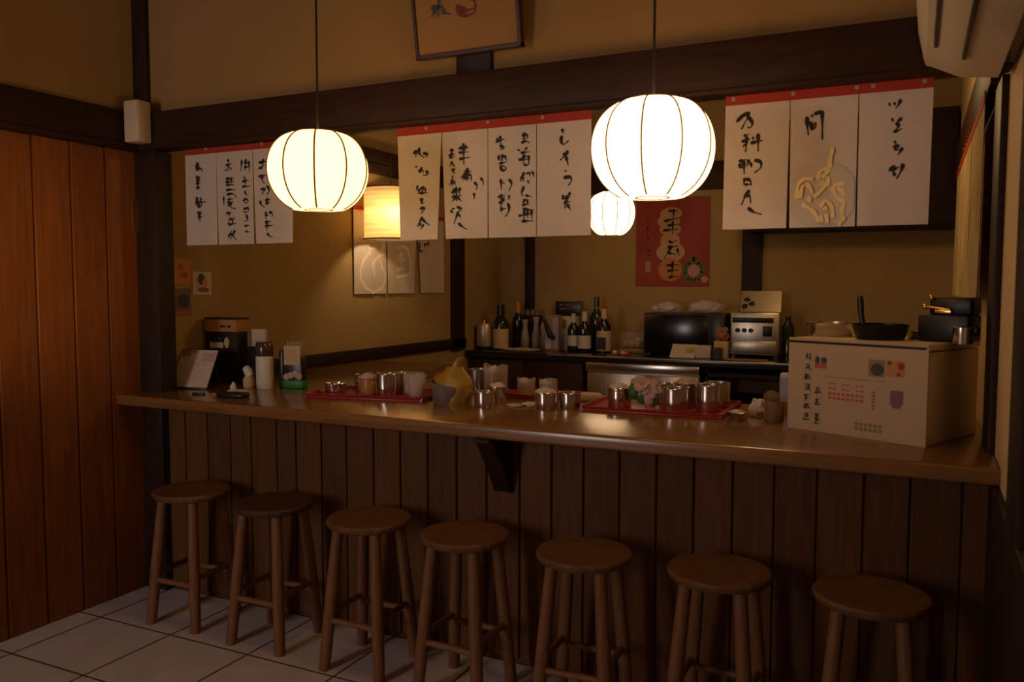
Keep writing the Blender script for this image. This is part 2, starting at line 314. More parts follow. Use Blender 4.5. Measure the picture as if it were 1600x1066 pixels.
XL, XR, YP, YK = -3.57, 0.24, 3.02, 7.10     # left wall, right wall, counter/partition line, kitchen back wall
ZC, ZB = 1.02, 0.99                          # bar top, kitchen worktop
INK = {'n1p1':[[(-3161,2154),(-3155,2127),(-3152,2113)],[(-3174,2133),(-3145,2139)],[(-3172,2119),(-3139,2127),(-3126,2109)],[(-3156,2087),(-3158,2021)],[(-3173,2081),(-3140,2082)],[(-3170,2067),(-3143,2067)],[(-3172,2052),(-3142,2053)],[(-3170,2033),(-3142,2032)],[(-3166,1988),(-3174,1947)],[(-3180,1962),(-3108,1961)],[(-3143,1982),(-3137,1965)],[(-3154,1956),(-3161,1937),(-3135,1943),(-3137,1958)],[(-3168,1909),(-3136,1912)],[(-3152,1918),(-3150,1868)],[(-3166,1890),(-3133,1891)]],
'n1p2':[[(-2962,2158),(-2957,2134)],[(-2979,2129),(-2938,2133)],[(-2969,2149),(-2950,2150)],[(-2960,2135),(-2964,2098)],[(-2973,2112),(-2983,2101)],[(-2951,2118),(-2942,2103)],[(-2981,2066),(-2929,2065)],[(-2984,2050),(-2927,2049)],[(-2965,2072),(-2969,2035)],[(-2946,2071),(-2944,2034)],[(-2981,2036),(-2928,2034)],[(-2982,2011),(-2947,2014),(-2920,2011)],[(-2999,1983),(-3000,1940)],[(-2979,1991),(-2936,1994),(-2914,1974)],[(-2974,1967),(-2936,1970)],[(-2977,1954),(-2933,1954)],[(-2975,1937),(-2943,1952),(-2962,1930),(-2919,1921)],[(-2988,1902),(-2950,1908)],[(-2963,1906),(-2970,1883)],[(-2970,1874),(-2926,1877)],[(-2974,1848),(-2970,1869)],[(-2945,1873),(-2943,1847)],[(-2974,1848),(-2921,1853)],[(-2979,1789),(-2953,1821)],[(-2966,1808),(-2941,1793),(-2923,1774)],[(-2928,1821),(-2966,1780)],[(-2876,2148),(-2883,2095)],[(-2864,2133),(-2824,2135)],[(-2851,2151),(-2856,2096)],[(-2833,2140),(-2831,2092)],[(-2864,2113),(-2825,2112)],[(-2859,2069),(-2872,2062)],[(-2878,2047),(-2835,2049)],[(-2857,2062),(-2858,2022)],[(-2879,2023),(-2830,2023)],[(-2861,2004),(-2859,1981),(-2843,1987)],[(-2875,1954),(-2862,1967),(-2838,1957),(-2850,1944),(-2869,1949)],[(-2876,1917),(-2839,1925),(-2845,1902),(-2876,1905)],[(-2858,1893),(-2846,1865),(-2871,1861)],[(-2871,1838),(-2841,1842)],[(-2866,1814),(-2838,1809)]],
'n1p3':[[(-2773,2128),(-2713,2133)],[(-2743,2144),(-2756,2095)],[(-2774,2100),(-2743,2112)],[(-2725,2125),(-2732,2102)],[(-2775,2064),(-2715,2070)],[(-2750,2072),(-2757,2045),(-2739,2030)],[(-2721,2061),(-2721,2052)],[(-2764,2004),(-2734,2007),(-2759,1981)],[(-2728,2021),(-2710,1997),(-2729,1980)],[(-2768,1954),(-2766,1936),(-2742,1921)],[(-2741,1953),(-2708,1956)],[(-2726,1966),(-2727,1929)],[(-2739,1939),(-2709,1942)],[(-2736,1902),(-2737,1866)],[(-2719,1897),(-2695,1896),(-2701,1874)],[(-2743,1884),(-2719,1884)],[(-2744,1852),(-2708,1856)],[(-2731,1861),(-2733,1811)],[(-2744,1834),(-2699,1837)],[(-2733,1802),(-2721,1788),(-2700,1783)]],
'n2p1':[[(-1926,2112),(-1907,2129),(-1915,2098)],[(-1894,2137),(-1902,2115),(-1873,2093)],[(-1878,2113),(-1851,2105),(-1867,2095)],[(-1918,2060),(-1907,2057)],[(-1902,2046),(-1897,2032)],[(-1886,2056),(-1894,2030)],[(-1902,2041),(-1876,2042),(-1881,2031)],[(-1868,2037),(-1854,2034),(-1862,2019),(-1881,2022)],[(-1908,1981),(-1916,1959)],[(-1900,1967),(-1908,1945)],[(-1897,1967),(-1868,1970)],[(-1881,1977),(-1884,1946)],[(-1900,1949),(-1860,1947)],[(-1871,1966),(-1868,1948)],[(-1900,1920),(-1882,1923),(-1898,1904),(-1879,1908)],[(-1900,1884),(-1869,1887),(-1895,1863)],[(-1887,1849),(-1917,1810)],[(-1890,1841),(-1869,1822),(-1850,1812)],[(-1896,1823),(-1909,1807)],[(-1882,1818),(-1898,1796)]],
'n2p2':[[(-1707,2119),(-1661,2121)],[(-1684,2140),(-1682,2052)],[(-1697,2130),(-1692,2114)],[(-1671,2130),(-1676,2111)],[(-1707,2102),(-1661,2103)],[(-1704,2076),(-1656,2081)],[(-1662,2038),(-1697,1997)],[(-1677,2022),(-1647,2022)],[(-1682,2009),(-1684,1987)],[(-1682,2009),(-1647,2011),(-1649,1985)],[(-1664,2034),(-1667,1984)],[(-1682,1998),(-1649,1998)],[(-1637,1980),(-1619,1966),(-1627,1949)],[(-1607,1996),(-1592,1982),(-1594,1965)],[(-1639,1937),(-1632,1924),(-1639,1911)],[(-1748,2114),(-1727,2117),(-1742,2100)],[(-1753,2094),(-1722,2097)],[(-1737,2108),(-1740,2082)],[(-1750,2085),(-1727,2086)],[(-1735,2069),(-1748,2048)],[(-1732,2060),(-1727,2046)],[(-1740,2034),(-1722,2035),(-1738,2025),(-1722,2020)],[(-1735,2012),(-1733,1998)],[(-1733,1998),(-1748,1973)],[(-1730,1990),(-1720,1971)],[(-1738,1986),(-1735,1968)],[(-1740,1942),(-1692,1953)],[(-1717,1965),(-1715,1905)],[(-1728,1959),(-1730,1932)],[(-1700,1962),(-1705,1931)],[(-1738,1924),(-1692,1928)],[(-1715,1923),(-1738,1906)],[(-1712,1923),(-1692,1904)],[(-1741,1871),(-1738,1858),(-1728,1862)],[(-1738,1875),(-1723,1877)],[(-1715,1883),(-1687,1873),(-1707,1865)],[(-1707,1865),(-1728,1813)],[(-1707,1852),(-1695,1838)],[(-1708,1817),(-1687,1799),(-1667,1789)]],
'n2p3':[[(-1537,2134),(-1497,2142)],[(-1517,2157),(-1514,2121)],[(-1532,2149),(-1525,2139)],[(-1519,2119),(-1497,2108),(-1507,2098),(-1517,2107)],[(-1522,2081),(-1525,2058),(-1512,2062)],[(-1507,2084),(-1509,2048)],[(-1497,2079),(-1489,2056)],[(-1522,2047),(-1489,2052)],[(-1514,2040),(-1514,2022),(-1499,2016),(-1486,2029),(-1512,2040)],[(-1514,1986),(-1512,1943)],[(-1504,1972),(-1499,1967)],[(-1479,1984),(-1463,1965),(-1479,1936)],[(-1527,1914),(-1496,1922)],[(-1512,1927),(-1514,1895)],[(-1524,1891),(-1496,1899)],[(-1501,1913),(-1514,1877)],[(-1476,1921),(-1481,1901)],[(-1512,1877),(-1514,1854)],[(-1486,1889),(-1476,1876),(-1481,1849),(-1496,1836)],[(-1517,1864),(-1491,1869)],[(-1421,2150),(-1397,2154),(-1394,2139),(-1419,2136)],[(-1412,2162),(-1411,2122)],[(-1424,2121),(-1402,2130),(-1387,2118)],[(-1439,2098),(-1429,2090)],[(-1397,2103),(-1411,2091)],[(-1426,2083),(-1389,2085)],[(-1421,2065),(-1389,2070)],[(-1436,2057),(-1391,2057)],[(-1411,2078),(-1414,2034)],[(-1391,2072),(-1391,2037)],[(-1411,2033),(-1389,2037)],[(-1411,2007),(-1428,1972)],[(-1428,1985),(-1411,1989),(-1416,1971)],[(-1401,2006),(-1396,1997)],[(-1389,2008),(-1386,1988)],[(-1376,2009),(-1369,1987)],[(-1396,1975),(-1391,1961)],[(-1411,1953),(-1426,1923),(-1416,1913)],[(-1406,1917),(-1381,1910)],[(-1416,1898),(-1393,1899)],[(-1411,1900),(-1416,1878)],[(-1398,1897),(-1396,1879)],[(-1421,1878),(-1388,1883)],[(-1436,1836),(-1411,1842)],[(-1418,1864),(-1371,1858)],[(-1411,1860),(-1413,1819)],[(-1396,1863),(-1396,1828)],[(-1381,1858),(-1378,1823)],[(-1416,1842),(-1373,1843)],[(-1423,1815),(-1373,1816)]],
'n2p4':[[(-1254,2156),(-1240,2160),(-1247,2145)],[(-1251,2137),(-1254,2111),(-1242,2099),(-1221,2117)],[(-1223,2078),(-1237,2058),(-1258,2042)],[(-1246,2065),(-1227,2066)],[(-1232,2057),(-1222,2022)],[(-1234,2005),(-1232,1997)],[(-1241,1975),(-1213,1980),(-1205,1965),(-1222,1944)],[(-1248,1897),(-1226,1898)],[(-1243,1910),(-1240,1892)],[(-1215,1920),(-1217,1900)],[(-1224,1909),(-1235,1857)],[(-1240,1879),(-1212,1883)],[(-1226,1874),(-1209,1850)]],
'n3p1':[[(-589,2134),(-566,2156),(-542,2164),(-572,2106)],[(-554,2153),(-531,2127),(-541,2106),(-550,2114)],[(-564,2083),(-545,2089)],[(-571,2064),(-540,2072)],[(-552,2082),(-556,2027)],[(-554,2056),(-568,2047)],[(-533,2079),(-528,2068)],[(-540,2057),(-497,2064)],[(-514,2089),(-513,2026)],[(-579,1997),(-550,2002)],[(-574,1991),(-574,1972),(-557,1978)],[(-562,1998),(-559,1951)],[(-543,2002),(-550,1978)],[(-538,1991),(-533,1972)],[(-526,1998),(-502,1992),(-500,1970),(-525,1954)],[(-556,1939),(-561,1915)],[(-554,1934),(-537,1933),(-534,1911)],[(-558,1915),(-537,1916)],[(-539,1896),(-555,1875),(-567,1844)],[(-560,1875),(-538,1879),(-535,1850)],[(-545,1835),(-525,1818),(-496,1809)]],
'n3p2':[[(-354,2133),(-354,2107),(-348,2070)],[(-344,2116),(-341,2087)],[(-342,2137),(-333,2131)],[(-333,2139),(-306,2146),(-304,2053)],[(-337,2110),(-339,2086),(-323,2095),(-328,2112)]],
'n3p3':[[(-101,2155),(-99,2144)],[(-86,2156),(-84,2145)],[(-68,2164),(-71,2148),(-82,2135)],[(-93,2104),(-87,2094)],[(-62,2104),(-82,2085)],[(-80,2087),(-67,2081),(-86,2060)],[(-86,2060),(-61,2069)],[(-83,2032),(-78,2022)],[(-86,2011),(-67,2017),(-86,2000),(-67,2003)],[(-57,2009),(-71,1985)],[(-95,1935),(-78,1955),(-82,1927)],[(-82,1941),(-65,1947)],[(-55,1958),(-57,1940),(-73,1908)],[(-77,1918),(-86,1937)]],
'n3fig':[[(-381,1857),(-380,1891),(-376,1912),(-358,1925),(-328,1921)],[(-370,1859),(-367,1885),(-362,1904)],[(-353,1911),(-338,1894),(-331,1874)],[(-345,1862),(-337,1855),(-341,1846)],[(-359,1844),(-358,1829),(-347,1831),(-328,1816),(-316,1801),(-311,1776)],[(-326,1862),(-306,1878),(-291,1894),(-291,1908),(-307,1904)],[(-312,1921),(-313,1941),(-303,1954),(-276,1953)],[(-302,1925),(-285,1944),(-274,1953)],[(-276,2022),(-270,2017),(-276,1991),(-280,1972),(-274,1957)],[(-285,1929),(-280,1915),(-284,1896)],[(-268,1895),(-263,1876),(-250,1853),(-232,1848),(-228,1831),(-236,1824),(-235,1798)],[(-263,1897),(-248,1904),(-230,1900)],[(-251,1889),(-237,1879),(-230,1860)],[(-305,1827),(-290,1853),(-276,1840),(-264,1818),(-265,1792)],[(-296,1819),(-282,1826)],[(-304,1800),(-298,1776)],[(-286,1804),(-282,1773)],[(-238,1788),(-231,1792),(-228,1783),(-236,1780),(-238,1786)],[(-249,1774),(-237,1767)]],
'n3disc':[[(-293,1882)]],
'n3edge':[]}
WALL_INK = {'w1':[[(4978,1804),(4897,1740),(4857,1669),(4863,1599),(4918,1538),(5014,1507),(5105,1528),(5157,1586),(5167,1655)],[(4947,1859),(4962,1822),(5068,1831)],[(5119,1876),(5144,1839),(5110,1804)],[(5169,1796),(5076,1769),(5009,1719),(5016,1662),(5040,1624)],[(5100,1755),(5116,1698),(5150,1655)]],
'w2':[[(5308,1836),(5399,1860),(5472,1837),(5499,1757),(5517,1660),(5433,1633),(5306,1622)],[(5344,1787),(5407,1795)],[(5325,1752),(5425,1760)],[(5380,1814),(5379,1698),(5306,1672),(5424,1694)]],
'w3':[[(5644,1901),(5643,1823),(5712,1842),(5723,1895)],[(5763,1918),(5778,1865)],[(5703,1883),(5793,1898)]],
'w3p':[[(5633,1797),(5752,1827)],[(5722,1821),(5742,1785)]]}
POSTER_INK = {'poster':[[(-1948,2204),(-1863,2201)],[(-1901,2221),(-1904,2124)],[(-1985,2117),(-1862,2141)],[(-1956,2079),(-1861,2086)],[(-1993,2039),(-1861,2044)],[(-1909,2115),(-1907,2004)],[(-1944,1950),(-1916,1930),(-1869,1952)],[(-1953,1894),(-1859,1902)],[(-1915,1903),(-1980,1792)],[(-1952,1848),(-1876,1828)],[(-1868,1883),(-1848,1818)],[(-1960,1736),(-1847,1744)],[(-1904,1773),(-1911,1624)],[(-1950,1689),(-1856,1698)],[(-1940,1633),(-1855,1643)]],
'posterside':[[(-2129,2141),(-2139,2104)],[(-2143,2057),(-2109,2051)],[(-2129,2075),(-2133,2019)],[(-2137,1963),(-2108,1962)],[(-2127,1991),(-2127,1944)],[(-2136,1869),(-2092,1859)],[(-2116,1878),(-2120,1822)],[(-2125,1831),(-2096,1822)]],
'pic':[[(-1746,2700),(-1746,2679)],[(-1785,2674),(-1725,2671)],[(-1746,2686),(-1756,2636)],[(-1762,2664),(-1787,2640)],[(-1738,2661),(-1717,2644),(-1697,2640)]]}

# ================================================================== the setting
struct('floor', MB().box(XL-.1, XR+.1, -2.6, YK+.1, -.08, 0), TILE)
struct('ceiling', MB().box(XL-.1, XR+.1, -2.6, YK+.1, 3.15, 3.23), CEILM)
struct('wall_left', MB().box(XL-.12, XL, -2.5, YK+.1, 0, 3.15), PLASTER)
struct('wall_right', MB().box(XR, XR+.12, -2.5, YK+.1, 0, 3.15), PLASTER_R)
struct('wall_back', MB().box(XL, XR, YK, YK+.12, 0, 3.15), PLASTER)
struct('wall_upper', MB().box(XL, XR, YP, YP+.08, 2.40, 3.15), PLASTER_UP)
wf = MB(); wf.box(XL, -3.5, -2.5, -2.4, 0, 3.15); wf.box(-2.6, XR, -2.5, -2.4, 0, 3.15); wf.box(-3.5, -2.6, -2.5, -2.4, 0, .7); wf.box(-3.5, -2.6, -2.5, -2.4, 2.3, 3.15)
struct('wall_front', wf, PLASTER)
win = thing('window_1', 'window in the front wall', 'window', (-3.05, -2.45, .7)); win['kind'] = 'structure'; del win['category']
m = MB()
for x0, x1 in ((-.45, -.40), (.40, .45), (-.015, .015)): m.box(x0, x1, -.03, .03, 0, 1.6)
m.box(-.45, .45, -.03, .03, 0, .05); m.box(-.45, .45, -.03, .03, 1.55, 1.6)
m.build('window_frame', DARKWOOD, win)
MB().box(-.40, .40, -.004, .004, .05, 1.55).build('window_pane', WINGLASS, win)

# beams, posts, boarding
struct('trim_1', MB().box(XL, XR, 2.96, 3.06, 2.224, 2.408, .008), DARKWOOD)                     # head beam over the bar
lip = MB(); lip.box(XL+.01, XR, 2.952, 2.97, 2.228, 2.242, .003); struct('trim_2', lip, DARKWOOD)
bl = MB(); bl.box(XL, XL+.06, -2.4, 2.96, 2.25, 2.41, .006); bl.box(XL, XL+.075, -2.4, 2.96, 2.222, 2.25, .006); struct('trim_3', bl, DARKWOOD)
struct('trim_4', MB().box(XL, -3.405, 2.975, 3.08, 0, 2.224, .006), POSTWOOD)                     # wide corner post
struct('trim_5', MB().box(XL, -3.475, 2.995, 3.03, 2.408, 3.15, .004), POSTWOOD)                 # slim post above the beam
struct('trim_6', MB().box(-1.712, -1.553, 3.0, 3.03, 2.408, 3.15, .004), POSTWOOD)               # stub post behind the picture
struct('trim_7', MB().box(XR-.022, XR, 3.06, 3.30, 0, 2.224, .004), POSTWOOD)                    # post on the right wall
struct('trim_8', MB().box(XR-.03, XR, 1.2, 2.96, 2.24, 2.40, .005), DARKWOOD)                    # rail on the right wall
struct('trim_9', MB().box(XR-.022, XR, 2.2, 2.42, 0, 2.24, .004), POSTWOOD)
struct('trim_10', MB().box(XL, XL+.05, 3.12, YK, 2.364, 2.534, .006), DARKWOOD)                  # kitchen left wall rail
struct('trim_11', MB().box(XL, XL+.03, 6.15, 6.355, 1.0, 2.364, .004), POSTWOOD)                 # kitchen left wall post
struct('trim_12', MB().box(-3.30, -3.21, YK-.03, YK, ZB, 2.55, .004), POSTWOOD)
struct('trim_13', MB().box(-1.315, -1.155, YK-.04, YK, ZB, 2.55, .004), POSTWOOD)
struct('trim_14', MB().box(XL+.05, -1.2, YK-.05, YK, 2.37, 2.60, .006), DARKWOOD)                # kitchen back wall rail
struct('trim_15', MB().box(XR-.04, XR, 3.3, YK, 2.25, 2.47, .006), DARKWOOD)
struct('baseboard_left', MB().box(XL, XL+.03, 3.08, 6.38, ZC, 1.105, .004), POSTWOOD)
pl = MB(); y = 3.02-.185*29
ys = [2.99-.185*k for k in range(29)]
for k in range(28): pl.box(XL, XL+.02, ys[k+1]+.004, ys[k]-.004, 0, 2.224, .004, seg=1)
pl.box(XL, XL+.008, ys[-1], ys[0], 0, 2.224)
struct('trim_16', pl, DOORWOOD)                                                                  # reddish boarding on the left wall
wn = MB()
for k in range(27): wn.box(XR-.02, XR, -2.4+.2*k+.003, -2.2+.2*k-.003 if k < 26 else 2.98, 0, ZC-.06, .003, seg=1)
struct('trim_17', wn, POSTWOOD)
strip = MB().box(XL+.02, XL+.024, 2.955, 2.975, 1.83, 1.99)
tag(strip.build('door_strip', GOLD), 'thin brass strip on the wooden boarding beside the dark corner post', 'strip')

# ================================================================== the bar
bar = thing('bar_counter', 'long dark plank-fronted bar base behind the seven stools', 'counter', (-1.66, 3.05, 0))
xs = [XL, -3.464, -3.296, -3.145, -2.995, -2.863, -2.704, -2.588, -2.439, -2.298, -2.150, -2.008, -1.868, -1.726, -1.583, -1.431, -1.290, -1.154, -1.007, -.861, -.719, -.578, -.433, -.291, -.141, .001, .153, XR]
pn = MB()
for a, b in zip(xs[:-1], xs[1:]): pn.box(a+1.66+.003, b+1.66-.003, -.03, .0, .02, .965, .004, seg=1)
pn.box(XL+1.66, XR+1.66, -.018, .03, 0, .965)
pn.build('plank_front', PANELWOOD, bar)
br = MB(); br.prism([(-.03, .965), (-.03, .715), (-.055, .725), (-.10, .80), (-.215, .955), (-.25, .955), (-.25, .965)], 'x', .125, .20)
br.build('bracket', POSTWOOD, bar)
def prism_bev(poly, z0, z1, bev):
    t = bmesh.new(); n = len(poly)
    vb = [t.verts.new((x, y, z0)) for x, y in poly]; vt = [t.verts.new((x, y, z1)) for x, y in poly]
    t.faces.new(vt); t.faces.new(list(reversed(vb)))
    for i in range(n): t.faces.new([vb[i], vb[(i+1) % n], vt[(i+1) % n], vt[i]])
    bmesh.ops.bevel(t, geom=[e for e in t.edges if abs(e.verts[0].co.z-e.verts[1].co.z) < 1e-6], offset=bev, segments=3, affect='EDGES', profile=.5)
    m = MB(); m.merge(t); return m
tp = prism_bev([(XL, 2.83), (XR, 2.83), (XR, 3.88), (-2.79, 3.88), (-2.79, 4.95), (XL, 4.95)], -.055, 0, .012)
tag(tp.build('bar_worktop', TOPWOOD), 'long varnished brown wooden bar top', 'counter', (0, 0, ZC))

# ------------------------------------------------------------------ stools
def make_stool():
    t = thing('bar_stool', '', 'stool')
    s = MB().lathe([(0, -.032), (.15, -.032), (.165, -.026), (.1715, -.016), (.173, -.006), (.168, .002), (.155, .004), (.12, -.001), (0, -.004)], (0, 0, .612), 40)
    s.build('seat', STOOLSEAT, t)
    h = .133; k = .088
    for sx, sy in ((-1,-1), (1,-1), (1,1), (-1,1)):
        MB().tube([(sx*k, sy*k, .592), (sx*(k+h)/2, sy*(k+h)/2, .3), (sx*h, sy*h, .0)], [.022, .025, .023], 14).build('leg', STOOLLEG, t)
    def at(z): q = (0.592-z)/.592; return k+(h-k)*q
    for s in (-1, 1):
        a = at(.205); MB().tube([(-a, s*a, .205), (a, s*a, .205)], .013, 10).build('rung', STOOLLEG, t)
        a = at(.235); MB().tube([(s*a, -a, .235), (s*a, a, .235)], .013, 10).build('rung', STOOLLEG, t)
    return t
ST = [(-3.01, 2.79, .05), (-2.512, 2.782, .03), (-1.992, 2.765, .02), (-1.535, 2.75, -.03), (-1.045, 2.745, .04), (-.57, 2.768, -.02), (-.10, 2.755, .03)]
SL = ['round wooden bar stool nearest the reddish plank wall', 'second round wooden bar stool from the reddish plank wall, darkest seat', 'third round wooden bar stool from the reddish plank wall',
      'round wooden bar stool standing below the wall bracket of the bar', 'round wooden bar stool just right of the one below the bracket', 'round wooden bar stool second from the right-hand end of the bar', 'round wooden bar stool at the right-hand end below the white box']
s0 = make_stool()
for i, (x, y, a) in enumerate(ST):
    if i == 0: s0.location = (x, y, 0); s0.rotation_euler = (0, 0, a); s0['label'] = SL[0]; s0['group'] = 'bar stools along the counter'
    else:
        r_ = dup(s0, (x, y, 0), a, SL[i])
        if i == 1:                                                   # this one has a darker, worn seat
            st_ = [c for c in r_.children if c.name.startswith('seat')][0]; st_.data = st_.data.copy(); st_.data.materials[0] = mat('dark_seat_wood', (.085, .036, .016), .5, noise_amt=.4, noise_scale=6, stretch=(2, 12, 2))

# ------------------------------------------------------------------ paper lanterns
def make_lantern(label, loc, D, H, paper, ribcol, cord_to, rot, ribr=.0028):
    t = thing('paper_lantern', label, 'lantern', loc, rot, 'round paper lanterns')
    R = D/2; n = 10; prof = []
    for i in range(33):
        a = -1.12 + (1.30+1.12)*i/32
        if a < 0: r = R*(math.cos(a)**.80); z = H*.5*math.sin(a)/math.sin(1.12)*1.02
        else: r = R*(math.cos(a)**.62); z = H*.5*math.sin(a)/math.sin(1.30)*.98
        prof.append((r, z))
    m = MB(); V, F = [], []; seg = 8; tot = n*seg
    for r, z in prof:
        for k in range(tot):
            a = 2*math.pi*k/tot; q = (k % seg)/seg
            rr = r*(1 - .018*math.sin(q*math.pi)); V.append((rr*math.cos(a), rr*math.sin(a), z))
    for i in range(len(prof)-1):
        for k in range(tot):
            k2 = (k+1) % tot; F.append((i*tot+k, i*tot+k2, (i+1)*tot+k2, (i+1)*tot+k))
    F.append(tuple(reversed(range(tot)))); m._add(V, F); m.build('lantern_shade', paper, t)
    for k in range(n):
        a = 2*math.pi*k/n
        MB().tube([((r+.0006)*math.cos(a), (r+.0006)*math.sin(a), z) for r, z in prof], ribr, 6).build('rib', ribcol, t)
    rb, zb = prof[0]; rt_, zt = prof[-1]
    m = MB(); m.lathe([(rb*.50, zb-.003), (rb*.55, zb-.003), (rb*.55, zb-.0005), (rb*.50, zb-.0005), (rb*.50, zb-.003)], n=30, cap=False)
    m.build('bottom_ring', RIB, t)
    m = MB(); m.lathe([(rt_-.006, zt-.002), (rt_+.002, zt-.002), (rt_+.002, zt+.003), (rt_-.006, zt+.003), (rt_-.006, zt-.002)], n=30, cap=False)
    m.tube([(-rt_, 0, zt), (rt_, 0, zt)], .002, 6); m.build('top_ring', RIB, t)
    MB().lathe([(.018, zt-.06), (.02, zt-.03), (.016, zt-.01), (.006, zt+.004)], n=14).build('lamp_holder', BLACKPL, t)
    MB().tube([(0, 0, zt-.005), (0, 0, cord_to-loc[2])], .0042, 8).build('cord', CORD, t)
    return t
RIBG = mat('golden_lantern_wire', (0.20, 0.11, 0.03), 0.7)
P_WARM = lamp_paper('warm_lamp_paper', (1.0, .57, .19), 4.0)
P_WHITE = lamp_paper('white_lamp_paper', (1.0, .60, .30), 4.0)
P_KIT = lamp_paper('kitchen_lamp_paper', (1.0, .62, .32), 3.6)
make_lantern('glowing cream paper lantern on the left, over the plank-walled end of the bar', (-2.015, 2.5, 1.984), .372, .280, P_WARM, RIBG, 3.15, .29, .0036)
make_lantern('large white glowing paper lantern hanging between the middle and right cloth banners', (-.738, 2.5, 1.978), .374, .290, P_WHITE, RIB, 3.15, .424)
make_lantern('small far paper lantern glowing in the kitchen beside the red poster', (-2.087, 6.0, 2.105), .355, .315, P_KIT, CORD, 3.15, .28)

dl = thing('drum_lamp', 'glowing wood-veneer drum lamp hanging by the kitchen left wall', 'lamp', (-3.32, 4.90, 1.877))
MB().lathe([(.185, 0), (.185, .36)], n=40, cap=False).build('lamp_shade', BAMBOO, dl)
m = MB()
for z in (0, .352): m.lathe([(.182, z), (.19, z), (.19, z+.008), (.182, z+.008), (.182, z)], n=40, cap=False)
m.build('shade_ring', RIB, dl)
MB().blob((.0, .05, .17), (.038, .038, .05), amp=0).build('bulb', lamp_paper('bulb_glass', (1, .8, .5), 9), dl)
m = MB().tube([(0, 0, .22), (0, 0, .50)], .005); m.tube([(0, -.185, .355), (0, .185, .355)], .003); m.tube([(0, 0, .5), (-.25, 0, .57)], .006); m.build('hanger', CORD, dl)
lamp('drum_lamp_light', 'POINT', (-3.25, 4.85, 2.04), 6.5, (1.0, .70, .38), .04)

# ------------------------------------------------------------------ cloth banners (noren)
def wave(x, z, zt, zb, amp):
    q = (zt-z)/(zt-zb)
    return amp*q*(math.sin(x*23+1.3)+.6*math.sin(x*41+z*3))
def cloth_panel(edges, zt, zb, plane, axis, amp, tilt=0.0, thick=.0018, nx=14, nz=16):
    """a hanging strip between edges = (left top, right top, left bottom, right bottom)"""
    m = MB(); V, F = [], []
    for side in (0, 1):
        for j in range(nz+1):
            q = j/nz; z = zt+(zb-zt)*q
            a = edges[0]+(edges[2]-edges[0])*q; b = edges[1]+(edges[3]-edges[1])*q
            for i in range(nx+1):
                s = a+(b-a)*i/nx; d = plane + wave(s, z, zt, zb, amp) + tilt*q + (thick if side else 0)
                V.append((s, d, z) if axis == 'y' else (d, s, z))
    w = nx+1; off = w*(nz+1)
    for j in range(nz):
        for i in range(nx):
            a = j*w+i; F.append((a, a+1, a+w+1, a+w)); F.append((off+a, off+a+w, off+a+w+1, off+a+1))
    for i in range(nx): F.append((i, off+i, off+i+1, i+1)); a = nz*w+i; F.append((a, a+1, off+a+1, off+a))
    for j in range(nz): a = j*w; F.append((a, a+w, off+a+w, off+a)); a = j*w+nx; F.append((a, off+a, off+a+w, a+w))
    m._add(V, F); return m
def ink(strokes, width, plane, zt, zb, axis, amp, tilt, material, parent, name='lettering', front=-1, lift=.0016, taper=True):
    m = MB()
    for s in strokes:
        pts = []
        for i in range(len(s)-1):
            n = max(1, int(math.hypot(s[i+1][0]-s[i][0], s[i+1][1]-s[i][1])/12))
            for k in range(n): pts.append((s[i][0]+(s[i+1][0]-s[i][0])*k/n, s[i][1]+(s[i+1][1]-s[i][1])*k/n))
        pts.append(s[-1]); p3 = []
        for a, b in pts:
            a, b = a/1000, b/1000; q = (zt-b)/(zt-zb)
            d = plane + wave(a, b, zt, zb, amp) + tilt*q
            p3.append((a, d, b) if axis == 'y' else (d, a, b))
        nrm = (0, front, 0) if axis == 'y' else (front, 0, 0)
        m.ribbon(p3, nrm, width, lift, taper)
    for v in m.bm.verts: pass
    return m.build(name, material, parent, smooth=False, recalc=False)
def noren(label, x0, x1, zt, zb, panels, red_h, amp=.0035, plane=3.012):
    t = thing('noren_banner', label, 'banner', (0, 0, 0), 0, 'white cloth banners under the beam')
    hd = cloth_panel((x0, x1, x0, x1), zt, zt-red_h, plane-.002, 'y', 0, nx=20, nz=2, thick=.004); hd.build('header', RED, t)
    for e, tilt, strokes, w in panels:
        p = cloth_panel(e, zt-red_h+.004, zb, plane, 'y', amp, tilt).build('cloth_panel', CLOTH, t)
        if strokes: ink(INK[strokes], w, plane, zt-red_h+.004, zb, 'y', amp, tilt, INKM, p)
    return t

Z0 = 2.224
n1 = noren('white cloth banner with brush writing, at the left behind the cream lantern', -3.241, -2.576, Z0-.006, 1.754,
   [((-3.241, -3.040, -3.243, -3.043), .0, 'n1p1', .017), ((-3.038, -2.812, -3.040, -2.815), .006, 'n1p2', .012), ((-2.808, -2.576, -2.795, -2.576), .0, 'n1p3', .013)], .027)
n2 = noren('wide white cloth banner of four strips with brush writing, in the middle', -2.004, -1.130, Z0, 1.753,
   [((-2.004, -1.789, -1.997, -1.815), .010, 'n2p1', .013), ((-1.786, -1.574, -1.768, -1.574), .0, 'n2p2', .012), ((-1.571, -1.360, -1.571, -1.362), .006, 'n2p3', .012), ((-1.356, -1.130, -1.356, -1.130), .0, 'n2p4', .014)], .034)
n3 = noren('white cloth banner with a pale gold figure printed on its middle strip', -.627, .027, Z0+.002, 1.760,
   [((-.627, -.411, -.630, -.414), .0, 'n3p1', .013), ((-.408, -.195, -.404, -.195), .008, 'n3p2', .013), ((-.191, .027, -.188, .024), .0, 'n3p3', .012)], .034)
mid = n3.children[2]
zt3 = Z0+.002-.034+.004
m = MB(); V = []
